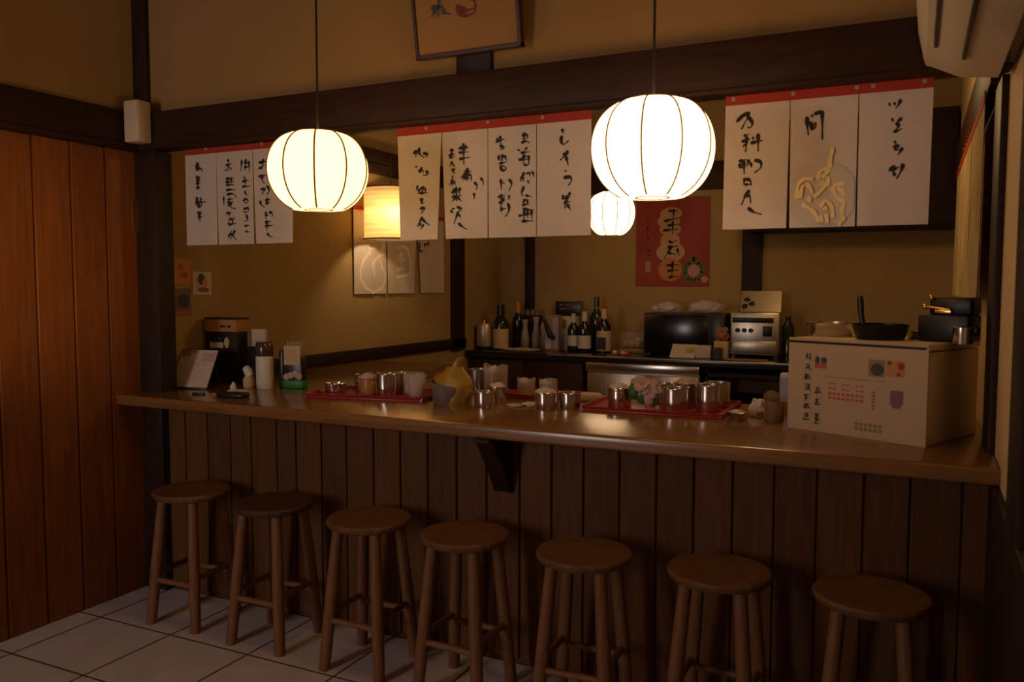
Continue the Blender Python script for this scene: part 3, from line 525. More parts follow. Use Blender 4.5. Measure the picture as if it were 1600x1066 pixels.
for k in range(48):
    a = 2*math.pi*k/48; x = max(-.399, min(-.199, -.300+.112*math.cos(a))); z = max(1.768, 1.868+.112*math.sin(a)); q = (zt3-z)/(zt3-1.76)
    V.append((x, 3.012+wave(x, z, zt3, 1.76, .0035)+.008*q-.0022, z))
m._add(V, [tuple(range(48))]); m.build('printed_disc', TANINK, mid, smooth=False, recalc=False)
ink(INK['n3fig'], .0125, 3.012, zt3, 1.76, 'y', .0035, .008, GOLDINK, mid, 'printed_figure', lift=.0065, taper=False)
for nb, xs_ in ((n1, (-3.1, -2.75)), (n2, (-1.86, -1.57, -1.33)), (n3, (-.60, -.40, -.20, -.15, 0.0))):
    for x in xs_: MB().box(x-.007, x+.007, 3.006, 3.0095, Z0-.018, Z0-.004, .001, seg=1).build('clip', CLEARPL, nb)

wn_ = thing('noren_banner', 'three pale cloth strips with white writing on the wall below the drum lamp', 'banner', (0, 0, 0), 0)
wz = 2.12
cloth_panel((4.78, 6.02, 4.78, 6.02), wz, wz-.03, -3.557, 'x', 0, nx=20, nz=2, thick=.004).build('header', RED, wn_)
for e, items in (((4.785, 5.185, 4.790, 5.176), (('w1', .022, PALEINK),)), ((5.195, 5.60, 5.20, 5.562), (('w2', .022, PALEINK),)), ((5.61, 6.015, 5.665, 6.012), (('w3', .020, INKM), ('w3p', .012, TANINK)))):
    p = cloth_panel(e, wz-.026, 1.499, -3.556, 'x', .003).build('cloth_panel', CLOTH, wn_)
    for k, w, mm in items: ink(WALL_INK[k], w, -3.556+.0018, wz-.026, 1.499, 'x', .003, 0, mm, p, front=1, taper=(mm == INKM))
rn = thing('noren_banner', 'red-topped cloth banner, tinted as if lit yellow, on the right kitchen wall', 'banner', (0, 0, 0), 0)
cloth_panel((3.42, 5.75, 3.42, 5.75), 2.25, 2.205, XR-.048, 'x', 0, nx=30, nz=2, thick=.005).build('header', RED, rn)
for k in range(7): MB().blob((XR-.052, 4.0+.13*k, 2.247), (.008, .008, .006), amp=0, sub=1).build('bead', GOLD, rn)
for a, b in ((3.42, 4.18), (4.20, 4.95), (4.97, 5.75)):
    p = cloth_panel((a, b, a, b), 2.21, 1.51, XR-.046, 'x', .007, nx=26).build('cloth_panel', CLOTHY, rn)

# ------------------------------------------------------------------ air conditioner, alarm box, picture
ac = thing('air_conditioner', 'white air conditioner unit high on the right wall', 'air conditioner', (0, 2.1, 2.19))
prof = [(.20, 0), (.10, .010), (.06, .030), (.02, .050), (.003, .056), (-.004, .075), (-.022, .16), (-.032, .27), (-.02, .33), (.04, .345), (.20, .345)]
MB().prism(prof, 'y', -.05, .845).build('casing', ACWHITE, ac, angle=30)
MB().box(.2, XR, .02, .80, .03, .32).build('wall_plate', BLACKPL, ac)
for x, z, y0, y1 in ((.026, .0465, .0, .58), (.098, .0095, .0, .60)):
    q = MB(); q.box(x-.006, x+.006, y0, y1, z-.006, z+.006, .003, seg=1); q.build('louver_slot', BLACKPL, ac)
sp = thing('alarm_box', 'small cream box mounted at the corner beneath the slim dark post', 'box', (-3.448, 2.914, 2.252))
MB().box(-.047, .047, -.042, .042, 0, .2, .008).build('casing', CREAMPL, sp)
MB().box(.045, .0495, -.034, .034, .012, .186, .002).build('front_grille', CREAMPL, sp)
pc = thing('framed_picture', 'amber picture with dark frame hanging tilted above the beam', 'picture', (-1.634, 2.985, 2.482)); pc.rotation_euler = (math.radians(9), 0, 0)
m = MB(); W = .238; Hh_ = .56
for x0, x1, z0, z1 in ((-W, W, 0, .016), (-W, W, Hh_-.016, Hh_), (-W, -W+.014, 0, Hh_), (W-.014, W, 0, Hh_)): m.box(x0, x1, -.034, 0, z0, z1, .002, seg=1)
m.build('frame', FRAMEW, pc)
bd = MB().box(-W+.013, W-.013, -.026, -.004, .014, Hh_-.014).build('picture_board', AMBER, pc)
m = MB()
for s in POSTER_INK['pic']: m.ribbon([((x/1000+1.634), -.026, (z/1000-2.482)) for x, z in s], (0, -1, 0), .022, .001)
m.build('lettering', GREYPRINT, bd, smooth=False, recalc=False)
m = MB()
for s in ([(-.03, .19), (-.025, .155), (.01, .14), (.045, .15), (.05, .18)], [(-.02, .175), (.01, .16), (.04, .165)], [(.02, .215), (.045, .20), (.05, .17)]):
    m.ribbon([(x, -.026, z) for x, z in s], (0, -1, 0), .022, .001)
m.disc((.0, -.0272, .235), 'y', .014, .012)
m.build('printed_bowl', mat('maroon_print', (.16, .03, .025), .8), bd, smooth=False, recalc=False)

# ------------------------------------------------------------------ posters
po = thing('wall_poster', 'red poster with black brush writing on the kitchen back wall', 'poster', (0, 0, 0))
ps = MB().box(-2.235, -1.590, 7.092, 7.096, 1.555, 2.318).build('poster_sheet', POSTER, po)
m = MB()
for x, z, rx, rz in ((-1.925, 2.18, .095, .055), (-1.945, 2.115, .10, .06), (-1.93, 2.045, .095, .05), (-1.93, 1.945, .085, .075), (-1.925, 1.85, .125, .085)): m.disc((x, 7.0912-.0002*(z), z), 'y', rx, rz)
m.build('writing_halo', mat('halo_tan', (.50, .30, .17), .8), ps, smooth=False, recalc=False)
m = MB(); m.disc((-1.925, 7.0905, 1.70), 'y', .105, .10); m.build('writing_halo', mat('halo_orange', (.50, .19, .06), .8), ps, smooth=False, recalc=False)
m = MB()
for s in POSTER_INK['poster']: m.ribbon([(x/1000, 7.0895, z/1000) for x, z in s], (0, -1, 0), .022, .0005)
for s in POSTER_INK['posterside']: m.ribbon([(x/1000, 7.0895, z/1000) for x, z in s], (0, -1, 0), .009, .0005)
m.build('lettering', INKM, ps, smooth=False, recalc=False)
m = MB()
for k in range(16):
    a = 2*math.pi*k/16; rr = .078+.014*math.sin(5*a); m.disc((-1.722+rr*math.cos(a), 7.0903, 1.69+rr*math.sin(a)*1.05), 'y', .026, .022, 8)
m.disc((-1.722, 7.0903, 1.80), 'y', .010, .035, 8)
m.build('printed_wreath', mat('wreath_green', (.10, .15, .04), .8), ps, smooth=False, recalc=False)
m = MB(); m.disc((-1.722, 7.0898, 1.69), 'y', .052, .055, 20); m.build('wreath_centre', mat('wreath_pink', (.45, .24, .20), .8), ps, smooth=False, recalc=False)
m = MB(); m.disc((-1.628, 7.0898, 1.615), 'y', .030, .028, 18); m.build('printed_fruit', ORANGE, ps, smooth=False, recalc=False)
m = MB(); m.quad((-2.150, 7.0905, 1.68), (-2.098, 7.0905, 1.68), (-2.098, 7.0905, 1.775), (-2.150, 7.0905, 1.775)); m.build('seal_stamp', mat('seal_tan', (.42, .22, .12), .8), ps, smooth=False, recalc=False)

def leaflet(label, y0, y1, z0, z1, base, shapes):
    t = thing('leaflet', label, 'leaflet', (XL, (y0+y1)/2, z0))
    h = (y1-y0)/2; s = MB().box(.001, .004, -h, h, 0, z1-z0).build('sheet', base, t)
    for k, (cy_, cz, ry, rz, mm) in enumerate(shapes):
        m = MB(); m.disc((.0046+.0003*k, cy_*h, cz*(z1-z0)), 'x', ry*h, rz*(z1-z0), 20); m.build('printed_shape', mm, s, smooth=False, recalc=False)
    return t
leaflet('orange leaflet taped high on the kitchen wall beside the dark post', 3.215, 3.335, 1.565, 1.705, ORANGE, [(-.2, .65, .35, .13, REDPRINT), (.2, .35, .5, .16, REDPRINT)])
leaflet('dark printed leaflet below the orange one beside the dark post', 3.215, 3.330, 1.395, 1.540, PURPRINT, [(.1, .55, .7, .28, GREYPRINT), (0, .1, .95, .1, REDPRINT)])
leaflet('small white card with a dark round print on the kitchen wall', 3.345, 3.482, 1.505, 1.633, PAPER, [(-.05, .55, .62, .36, FAINT), (-.1, .68, .35, .24, GREYPRINT), (.1, .22, .6, .1, PURPRINT), (.25, .5, .28, .2, ORANGE)])

# ================================================================== things on the bar
def cup(label, x, y, d, h, fill=None, seed=0, group='steel cups on the bar', name='steel_cup', m=None):
    t = thing(name, label, 'cup', (x, y, ZC), 0, group)
    r = d/2; w = .0018
    MB().lathe([(0, 0), (r*.90, 0), (r*.95, .004), (r*.97, h*.5), (r, h-.003), (r+.002, h-.001), (r+.001, h+.001), (r-w, h), (r*.97-w, h*.5), (r*.93-w, .008), (0, .006)], n=32).build('cup_body', m or STEEL, t)
    if fill == 'tissue': MB().blob((0, 0, h*.88), (r*.88, r*.88, .035), seed, .35, 2.4).build('crumpled_paper', TISSUE, t)
    elif fill == 'napkin': MB().blob((0, 0, h*.86), (r*.86, r*.86, .028), seed, .35, 2.4).build('crumpled_paper', NAPKIN, t)
    elif fill == 'sauce': MB().lathe([(0, h*.7), (r*.92, h*.7), (r*.9, h*.62)], n=24).build('contents', ORANGE, t)
    elif fill == 'wrap':
        V, F = [], []; n, k = 28, 8
        for j in range(k+1):
            q = j/k
            for i in range(n):
                a = 2*math.pi*i/n; d = 1.06+.05*q+.07*q*noise.noise(Vector((math.cos(a)*2.2, math.sin(a)*2.2, q*2+seed)))
                top_ = 1.22+.28*noise.noise(Vector((math.cos(a)*1.6+seed, math.sin(a)*1.6, 3)))
                V.append((r*d*math.cos(a), r*d*math.sin(a), h*(.02+(top_-.02)*q)))
        for j in range(k):
            for i in range(n): i2 = (i+1) % n; F.append((j*n+i, j*n+i2, (j+1)*n+i2, (j+1)*n+i))
        m_ = MB(); m_._add(V, F); m_.build('plastic_wrap', mat('wrap_film', (.66, .54, .44), .25, alpha=.55), t)
        MB().blob((-r*.2, -r*.3, h*.75), (r*.6, r*.6, h*.45), seed+3, .3, 2.6).build('crumpled_paper', NAPKIN, t)
    return t
def rect_tray(label, x, y, lx, ly, rz):
    t = thing('red_tray', label, 'tray', (x, y, ZC), rz, 'red lacquered trays')
    b = MB(); b.box(-lx/2, lx/2, -ly/2, ly/2, .002, .008, .002); b.build('tray_base', TRAYRED, t)
    a, c = lx/2, ly/2
    m = MB()
    m.prism([(-a+.004, .0), (-a-.006, .022), (-a-.001, .022), (-a+.010, .0)], 'y', -c-.004, c+.004)
    m.prism([(a-.004, .0), (a+.006, .022), (a+.001, .022), (a-.010, .0)], 'y', -c-.004, c+.004)
    m.prism([(-c+.004, .0), (-c-.006, .022), (-c-.001, .022), (-c+.010, .0)], 'x', -a-.004, a+.004)
    m.prism([(c-.004, .0), (c+.006, .022), (c+.001, .022), (c-.010, .0)], 'x', -a-.004, a+.004)
    m.build('tray_rim', TRAYRED, t); return t
rect_tray('red tray of steel cups on the left half of the bar', -2.37, 3.365, .60, .33, .19)
rect_tray('red tray of steel cups on the right half, beside the pink bouquet', -1.00, 3.585, .60, .44, .02)
rect_tray('small red tray mostly hidden behind the plastic-wrapped cups', -1.62, 3.70, .32, .26, -.1)
TR = .009
def on_tray(t): t.location.z = ZC+TR; return t
on_tray(cup('low steel cup at the left end of the left red tray', -2.60, 3.335, .105, .045, None))
on_tray(cup('steel cup second from the left on the left red tray', -2.485, 3.415, .088, .085, None))
on_tray(cup('amber-filled cup heaped with pink crumpled paper on the left red tray', -2.395, 3.335, .092, .080, 'tissue', 4, m=mat('amber_cup', (.40, .18, .05), .3)))
on_tray(cup('tallest shiny steel cup in the middle of the left red tray', -2.290, 3.330, .106, .108, None))
for i, (x, y, d, lb) in enumerate(((-2.20, 3.43, .105, 'clear plastic tub of pinkish food beside the tallest steel cup'), (-2.125, 3.345, .085, 'clear plastic tub at the right end of the left red tray, by the snack bag'))):
    t = thing('plastic_tub', lb, 'tub', (x, y, ZC+TR), 0, 'clear tubs on the left tray'); r = d/2
    MB().lathe([(0, 0), (r*.86, 0), (r*.9, .004), (r, .10), (r+.004, .102), (r+.003, .106), (r-.002, .104), (r*.88, .008), (0, .006)], n=28).build('tub_body', CLEARPL, t)
    MB().blob((0, 0, .036), (r*.78, r*.78, .032), i+9, .2, 3).build('contents', TISSUE, t)
on_tray(cup('back steel cup behind the tubs on the left red tray', -2.315, 3.470, .10, .098, None))

bg = thing('snack_bag', 'yellow and grey snack bag with a twisted top standing mid bar', 'bag', (-1.90, 3.285, ZC))
def sack(c, rx, ry, h, seed, amp, m, top=1.0, bottom=0.0):
    V, F = [], []; n, k = 32, 20
    for j in range(k+1):
        q = bottom+(top-bottom)*j/k
        s = (1-.12*(1-q)**4*2) * (1-.80*max(0, q-.50)**1.15/(.5**1.15))
        for i in range(n):
            a = 2*math.pi*i/n; d = 1+amp*noise.noise(Vector((math.cos(a)*1.8, math.sin(a)*1.8, q*3.2+seed)))+amp*.45*abs(noise.noise(Vector((math.cos(a)*4, math.sin(a)*4, q*5+seed))))
            V.append((c[0]+rx*s*d*math.cos(a)+.02*q*q, c[1]+ry*s*d*math.sin(a), c[2]+h*q))
    for j in range(k):
        for i in range(n): i2 = (i+1) % n; F.append((j*n+i, j*n+i2, (j+1)*n+i2, (j+1)*n+i))
    F.append(tuple(reversed(range(n)))); F.append(tuple(k*n+i for i in range(n)))
    m._add(V, F); return m
sack((0, 0, 0), .098, .072, .19, 3, .24, MB(), .90, 0).build('bag_body', YELLOW, bg)
V, F = [], []; nn_, kk_ = 18, 12
for j in range(kk_+1):
    q = .02+.52*j/kk_
    for i in range(nn_+1):
        a = math.radians(158+150*i/nn_); edge = .10*math.sin(i*.9)+.06
        qq = q*(1-.35*max(0, i/nn_-.45)); s_ = (1-.12*(1-qq)**4*2)*(1-.80*max(0, qq-.50)**1.15/(.5**1.15))
        d = 1.09+.20*noise.noise(Vector((math.cos(a)*1.8, math.sin(a)*1.8, qq*3.2+5)))
        V.append((.100*s_*d*math.cos(a), .075*s_*d*math.sin(a), .19*qq))
for j in range(kk_):
    for i in range(nn_): F.append((j*(nn_+1)+i, j*(nn_+1)+i+1, (j+1)*(nn_+1)+i+1, (j+1)*(nn_+1)+i))
m = MB(); m._add(V, F); m.build('grey_print', GREYWRAP, bg)
V, F = [], []
for i in range(7):
    q = i/6; V += [(-.036+.075*q, -.014, .135+.050*q+.028*q*q), (.046+.008*q, .012, .120+.072*q+.022*q*q)]
for i in range(6): F.append((2*i, 2*i+1, 2*i+3, 2*i+2))
m = MB(); m._add(V, F); o = m.build('bag_crimp', YELLOW, bg); md = o.modifiers.new('thickness', 'SOLIDIFY'); md.thickness = .004
o = MB().blob((0, 0, .028), (.030, .028, .028), 2, .04).build('small_tomato', TOMATO); tag(o, 'small orange-red tomato at the back left of the snack bag', 'tomato', (-2.035, 3.405, ZC+.071))
tb = thing('herb_pot', 'dark green leafy herb behind the snack bag', 'plant', (-2.03, 3.405, ZC))
MB().lathe([(0, 0), (.032, 0), (.038, .05), (.036, .06), (0, .055)], n=20).build('pot', GREYWRAP, tb)
m = MB()
for k in range(9):
    a = k*2.4; m.blob((.030*math.cos(a), .024*math.sin(a), .066+.004*(k % 3)), (.018, .012, .008), k, .2, 2, sub=2)
m.build('leaves', GREEN, tb)

cup('back steel cup right of the snack bag', -2.03, 3.78, .106, .110, None)
cup('back steel cup wrapped in clear plastic with a red mark', -1.905, 3.735, .112, .112, 'wrap', 2)
cup('low steel cup alone in front, right of the snack bag', -1.718, 3.262, .100, .070, None)
cup('steel cup just behind the low front cup', -1.735, 3.425, .086, .075, 'napkin', 6)
on_tray(cup('plastic-wrapped cup with a pointed twist on the small hidden tray', -1.690, 3.640, .080, .070, 'wrap', 8))
on_tray(cup('plastic-wrapped cup at the right of the small hidden tray', -1.600, 3.700, .082, .062, 'wrap', 11))
pp = thing('paper_scraps', 'torn paper scraps lying on the bar before the small red tray', 'paper', (-1.55, 3.36, ZC))
MB().blob((.01, .02, .008), (.050, .028, .010), 3, .4, 3, flat=-.007).build('paper_scrap', NAPKIN, pp)
MB().blob((-.055, -.03, .006), (.035, .020, .007), 5, .4, 3, flat=-.005).build('yellow_scrap', LABEL, pp)
cup('low steel cup left of the pair in the middle of the bar', -1.452, 3.335, .104, .074, 'napkin', 14)
cup('low steel cup right of the pair in the middle of the bar', -1.364, 3.392, .096, .070, None)
tw = MB().box(-.052, .052, -.05, .05, 0, .036, .014, seg=3).build('folded_towel', PAPER); tag(tw, 'folded white hand towel behind the right red tray', 'towel', (-1.372, 3.66, ZC), .15)
on_tray(cup('steel cup at the left end of the right red tray', -1.170, 3.500, .108, .084, 'napkin', 21))
bq = thing('pink_bouquet', 'pink crumpled paper bouquet with green leaves on the right red tray', 'bouquet', (-1.045, 3.470, ZC+TR+.003))
m = MB(); m.blob((-.015, 0, .095), (.046, .04, .038), 31, .5, 2.6); m.blob((.035, .0, .085), (.035, .03, .036), 33, .5, 2.6); m.blob((.02, -.01, .045), (.022, .02, .036), 35, .25, 2); m.build('paper_flower', TISSUE, bq)
m = MB()
for k, (x, z, a) in enumerate(((-.045, .055, .9), (-.02, .035, .5), (.035, .025, -.4), (.0, .02, .2))):
    m.blob((x, -.02+.012*k, z+.018), (.022, .012, .034), k+40, .25, 2, sub=2)
m.build('leaves', GREEN, bq)
on_tray(cup('large steel cup right of the pink bouquet', -.912, 3.468, .118, .100, None))
on_tray(cup('large steel cup at the front right of the right red tray', -.785, 3.540, .118, .112, None))
on_tray(cup('steel cup holding pink paper at the back of the right red tray', -.905, 3.640, .116, .104, 'tissue', 25))
on_tray(cup('steel cup at the back right corner of the right red tray', -.782, 3.690, .115, .106, None))
on_tray(cup('steel cup in the back left of the right red tray', -1.040, 3.700, .110, .088, None))
bo = thing('foil_bowl', 'small shallow foil bowl right of the right red tray', 'bowl', (-.638, 3.395, ZC))
MB().lathe([(0, 0), (.024, 0), (.040, .030), (.044, .034), (.042, .035), (.024, .004), (0, .003)], n=26).build('bowl_body', STEEL, bo)
MB().blob((0, .0, .028), (.028, .028, .014), 3, .4, 3).build('contents', NAPKIN, bo)
np_ = MB(); np_.blob((0, 0, .038), (.032, .028, .038), 44, .45, 2.4); tag(np_.build('crumpled_napkin', NAPKIN), 'white crumpled napkin between the foil bowl and the woven holder', 'napkin', (-.582, 3.535, ZC-.002))
wk = thing('pick_holder', 'brown woven toothpick holder with round lid beside the white box', 'holder', (-.502, 3.45, ZC))
MB().lathe([(0, 0), (.034, 0), (.037, .004), (.037, .078), (.034, .082), (0, .082)], n=26).build('holder_body', WICKER, wk)

MB().blob((-.012, 0, .094), (.033, .012, .027), 2, .05).build('lid', WICKER, wk)
lb = thing('carton', 'small lilac and white carton standing behind the woven holder', 'carton', (-.492, 3.74, ZC))
MB().box(-.028, .028, -.03, .03, 0, .165, .002).build('carton_body', LABELW, lb); MB().box(-.0285, .0285, -.0305, -.0295, .05, .15).build('carton_print', LILAC, lb)
MB().box(-.0286, .0286, -.0306, .0306, 0, .046).build('carton_base', CARDBD, lb)

# the white case at the right end
cs = thing('display_case', 'big white foam box with a menu sheet on its front, right end of the bar', 'box', (-.428, 3.308, ZC), math.atan2(-.202, .474)-.03)
MB().box(.004, .512, .006, .412, 0, .318, .006).build('case_body', FOAM, cs)
MB().box(.0, .514, .014, .417, .322, .346, .004).build('case_lid', FOAM, cs)
MB().box(.010, .500, -.0035, .012, .3275, .3365).build('gap_shade', BLACKPL, cs)  # black strip filling the recess, stands for the shade under the lid
sh = MB().box(-.004, .518, -.004, .003, 0, .328, .001, seg=1).build('menu_sheet', CASEPAPER, cs)
MB().box(-.004, .518, -.004, .003, .336, .347, .001, seg=1).build('top_strip', CASEPAPER, cs)
def strokes_on(parent, name, data, mm, y=-.0046, w=.006):
    m = MB()
    for s in data: m.ribbon([(a, y, b) for a, b in s], (0, -1, 0), w, .0003)
    return m.build(name, mm, parent, smooth=False, recalc=False)
def rects_on(parent, name, rects, mm, y=-.0044):
    m = MB()
    for a, b, c, d in rects: m.quad((a, y, c), (b, y, c), (b, y, d), (a, y, d))
    return m.build(name, mm, parent, smooth=False, recalc=False)
rnd = random.Random(3)
st = []
def char(cx, cz, w, h):
    for k in range(rnd.choice((2, 3, 3))):
        z = cz+h*(.45-.4*k)+rnd.uniform(-.002, .002); a = rnd.uniform(.6, 1)*w/2; st.append([(cx-a, z-.002), (cx+a, z+rnd.uniform(-.001, .004))])
    for k in range(rnd.choice((1, 2, 2))):
        x = cx+rnd.uniform(-.3, .3)*w; st.append([(x, cz+h*.55), (x+rnd.uniform(-.004, .004), cz-h*.5)])
    if rnd.random() < .7: st.append([(cx, cz), (cx-w*.5, cz-h*.5)])
    if rnd.random() < .7: st.append([(cx+.002, cz), (cx+w*.55, cz-h*.55)])
    if rnd.random() < .4: st.append([(cx-w*.4, cz-h*.1), (cx-w*.4, cz-h*.45), (cx+w*.35, cz-h*.45), (cx+w*.35, cz-h*.1)])
for cz, ch in ((.275, .024), (.238, .022), (.203, .020), (.163, .024), (.123, .026), (.092, .018), (.052, .026)): char(.078, cz, .030, ch)
for cz in (.155, .112, .058, .040): char(.122, cz, .028, .022)
strokes_on(sh, 'lettering', st, GREYPRINT)
rects_on(sh, 'printed_flag', [(.106, .152, .238, .258)], REDPRINT); m = MB(); m.disc((.116, -.0047, .268), 'y', .010, .014); m.disc((.142, -.0047, .268), 'y', .012, .012); m.build('printed_shape', GREYPRINT, sh, smooth=False, recalc=False)
rects_on(sh, 'photo_print', [(.312, .372, .224, .284)], CARDBD); m = MB(); m.disc((.344, -.0047, .250), 'y', .024, .022); m.build('photo_bowl', GREYPRINT, sh, smooth=False, recalc=False)
rects_on(sh, 'photo_print', [(.377, .440, .230, .285)], mat('orange_photo', (.50, .22, .08), .8)); m = MB()
for x, z, r in ((.387, .276, .008), (.428, .266, .012), (.420, .238, .007)): m.disc((x, -.0047, z), 'y', r, r)
m.build('photo_garnish', mat('maroon_spot', (.25, .05, .04), .8), sh, smooth=False, recalc=False)
rects_on(sh, 'ruled_line', [(.15, .372, .207, .2105)], mat('line_print', (.36, .22, .18), .8))
rects_on(sh, 'red_lettering', [(.162+.0175*k, .162+.0175*k+.012, z, z+h) for k in range(8) for z, h in ((.128, .010), (.144, .010), (.164, .006), (.182, .005)) if not (z > .16 and k in (2, 5))], REDPRINT)
rects_on(sh, 'red_lettering', [(.328, .339, .172-.0115*k-.008, .172-.0115*k) for k in range(6)], REDPRINT)
rects_on(sh, 'printed_badge', [(.392, .438, .132, .182), (.400, .430, .120, .132)], PURPRINT)
rects_on(sh, 'olive_caption', [(.266+.0175*k, .266+.0175*k+.013, z, z+.012) for k in range(6) for z in (.028, .044)], OLIVE)

# on top of the case
ZT = ZC+.3465
def pan(name, label, x, y, r, h, m_, handle, rz):
    t = thing(name, label, 'pan', (x, y, ZT), rz)
    MB().lathe([(0, 0), (r*.80, 0), (r*.86, .006), (r, h), (r+.003, h+.001), (r-.003, h), (r*.83, .008), (0, .005)], n=36).build('pan_body', m_, t)
    if handle: MB().tube([(0, r*.92, h*.8), (0, r*1.05, h+.03), (0, r*1.12, h+.08), (0, r*1.14, h+.10)], [.010, .011, .013, .010], 10).build('handle', BLACKPL, t)
    return t
pan('steel_pan', 'shiny steel pan on top of the white box, left', -.303, 3.487, .098, .052, STEEL, False, 0)
pan('frying_pan', 'black frying pan with upright handle on top of the white box', -.118, 3.330, .098, .056, IRON, True, .75)
bw = MB().lathe([(0, 0), (.026, 0), (.036, .028), (.039, .030), (.036, .029), (.025, .003), (0, .002)], n=24).build('steel_bowl', STEELB); tag(bw, 'small steel bowl between the frying pan and the black pot', 'bowl', (-.0, 3.400, ZT))
bp = thing('black_pot', 'square black pot with brass fittings at the back right of the white box', 'pot', (.105, 3.315, ZT), -.4)
MB().box(-.085, .085, -.06, .06, 0, .095, .008).build('pot_body', IRON, bp); MB().box(-.055, .085, -.04, .055, .095, .155, .008).build('pot_lid', IRON, bp)
m = MB()
for x, z in ((-.066, .122), (-.045, .155)): m.blob((x, -.045, z), (.010, .010, .010), amp=0, sub=2)
m.tube([(-.066, -.045, .122), (-.02, -.05, .118), (.02, -.05, .112)], .006); m.box(-.03, .025, -.055, -.04, .10, .112, .002); m.build('brass_fitting', GOLD, bp)
tn = thing('steel_tin', 'small steel tin with a lug in front of the black pot', 'tin', (.142, 3.180, ZT))
MB().lathe([(0, 0), (.030, 0), (.031, .003), (.031, .056), (.029, .058), (0, .056)], n=26).build('tin_body', STEEL, tn); MB().blob((.040, 0, .045), (.012, .010, .016), 1, .1).build('lug', IRON, tn)

# left end of the bar
mn = thing('menu_stand', 'white menu card leaning back on a stand at the left end of the bar', 'menu', (-3.396, 3.140, ZC), .18)
mb_ = MB()
a0, b0 = Vector((-.114, 0, .004)), Vector((.114, 0, .004)); a1, b1 = Vector((-.108, .105, .200)), Vector((.118, .105, .200)); nn = Vector((0, -.88, .47))*.005
mb_._add([a0, b0, b1, a1, a0-nn, b0-nn, b1-nn, a1-nn], [(0,1,2,3), (4,7,6,5), (0,4,5,1), (1,5,6,2), (2,6,7,3), (3,7,4,0)]); mb_.build('backing_board', BLACKPL, mn)
def mpt(s, t, lift=.001): p = a0.lerp(b0, s).lerp(a1.lerp(b1, s), t); return p+Vector((0, -.88, .47))*lift
m = MB(); m._add([mpt(.02, .03), mpt(.98, .03), mpt(.98, .98), mpt(.02, .98)], [(0, 1, 2, 3)]); cd = m.build('menu_card', PAPER, mn, smooth=False, recalc=False)
m = MB(); m._add([mpt(.03, .80, .0015), mpt(.28, .80, .0015), mpt(.28, .97, .0015), mpt(.03, .97, .0015)], [(0, 1, 2, 3)]); m._add([mpt(.30, .90, .0015), mpt(.42, .90, .0015), mpt(.42, .96, .0015), mpt(.30, .96, .0015)], [(0, 1, 2, 3)]); m.build('menu_photo', CARDBD, cd, smooth=False, recalc=False)
m = MB(); m._add([mpt(.62, .68, .0015), mpt(.94, .68, .0015), mpt(.94, .90, .0015), mpt(.62, .90, .0015)], [(0, 1, 2, 3)])
for k in range(9):
    t = .62-.06*k; m._add([mpt(.35, t, .0015), mpt(.62 if k % 3 else .8, t, .0015), mpt(.62 if k % 3 else .8, t+.018, .0015), mpt(.35, t+.018, .0015)], [(0, 1, 2, 3)])
m.build('menu_lettering', FAINT, cd, smooth=False, recalc=False)
MB().box(-.118, .118, -.016, .02, 0, .008, .002).build('stand_lip', BLACKPL, mn)
m = MB(); m.tube([(-.08, .10, .18), (-.08, .15, .005)], .005); m.tube([(.08, .10, .18), (.08, .15, .005)], .005); m.build('stand_prop', BLACKPL, mn)

db = thing('counter_display', 'dark countertop display with an orange header, behind the menu card', 'display', (-3.425, 3.42, ZC), .08)
MB().box(-.105, .105, -.02, .08, 0, .285, .004).build('display_body', POSTWOOD, db)
hd = MB().box(-.108, .108, -.024, .08, .285, .352, .003).build('header', mat('orange_header', (.42, .20, .045), .7), db)
MB().box(-.110, .110, -.026, .082, .352, .362, .002).build('header_cap', BLACKPL, db)
rects_on(hd, 'lettering', [(.0, .016, .308, .322), (.02, .034, .308, .322), (.04, .046, .313, .317), (.052, .068, .307, .323)], BLACKPL, y=-.0248)
MB().box(-.070, .02, -.03, -.018, .195, .228, .004).build('white_card', PAPER, db); m = MB(); m.blob((-.012, -.028, .246), (.032, .012, .018), 4, .15); m.build('photo_bowl', BLACKPL, db); MB().blob((.045, -.026, .226), (.016, .010, .03), 4, .15).build('photo_garnish', LABEL, db)
nd = thing('napkin_dispenser', 'dark napkin dispenser topped by a white card, left end of the bar', 'dispenser', (-3.235, 3.500, ZC), .1)
MB().box(-.052, .052, -.05, .05, 0, .205, .010).build('dispenser_body', BLACKPL, nd)
cdd = MB().box(-.050, .040, -.012, .012, .205, .300, .004).build('card', PAPER, nd); rects_on(cdd, 'card_line', [(-.04, .03, z, z+.005) for z in (.225, .235)], FAINT, y=-.0126)
MB().box(-.072, -.046, -.02, .02, .19, .285, .006).build('clip_holder', PURPRINT, nd)
cn = thing('thermal_canister', 'white canister with a dark smoked lid at the left end of the bar', 'canister', (-3.05, 3.33, ZC))
MB().lathe([(0, 0), (.043, 0), (.045, .004), (.045, .170), (.043, .172), (0, .172)], n=32).build('canister_body', WHITEPL, cn)
MB().lathe([(0, .172), (.044, .172), (.046, .176), (.044, .238), (.038, .246), (0, .246)], n=32).build('lid', mat('smoked_plastic', (.07, .04, .025), .2), cn)
MB().blob((-.02, 0, .253), (.012, .012, .012), amp=0, sub=2).build('lid_knob', CLEARPL, cn)
sd = thing('soap_dispenser', 'small white bottle with slanted top left of the white canister', 'bottle', (-3.165, 3.335, ZC))
MB().lathe([(0, 0), (.026, 0), (.030, .006), (.030, .045), (.020, .062), (0, .064)], n=24).build('bottle_body', LABEL, sd)
MB().tube([(.010, 0, .058), (-.004, 0, .085), (-.022, 0, .104)], [.020, .024, .018], 14).build('slanted_top', WHITEPL, sd)
pk = thing('food_packet', 'green-bottomed food packet with a white tag at the left end of the bar', 'packet', (-2.925, 3.42, ZC), .2)
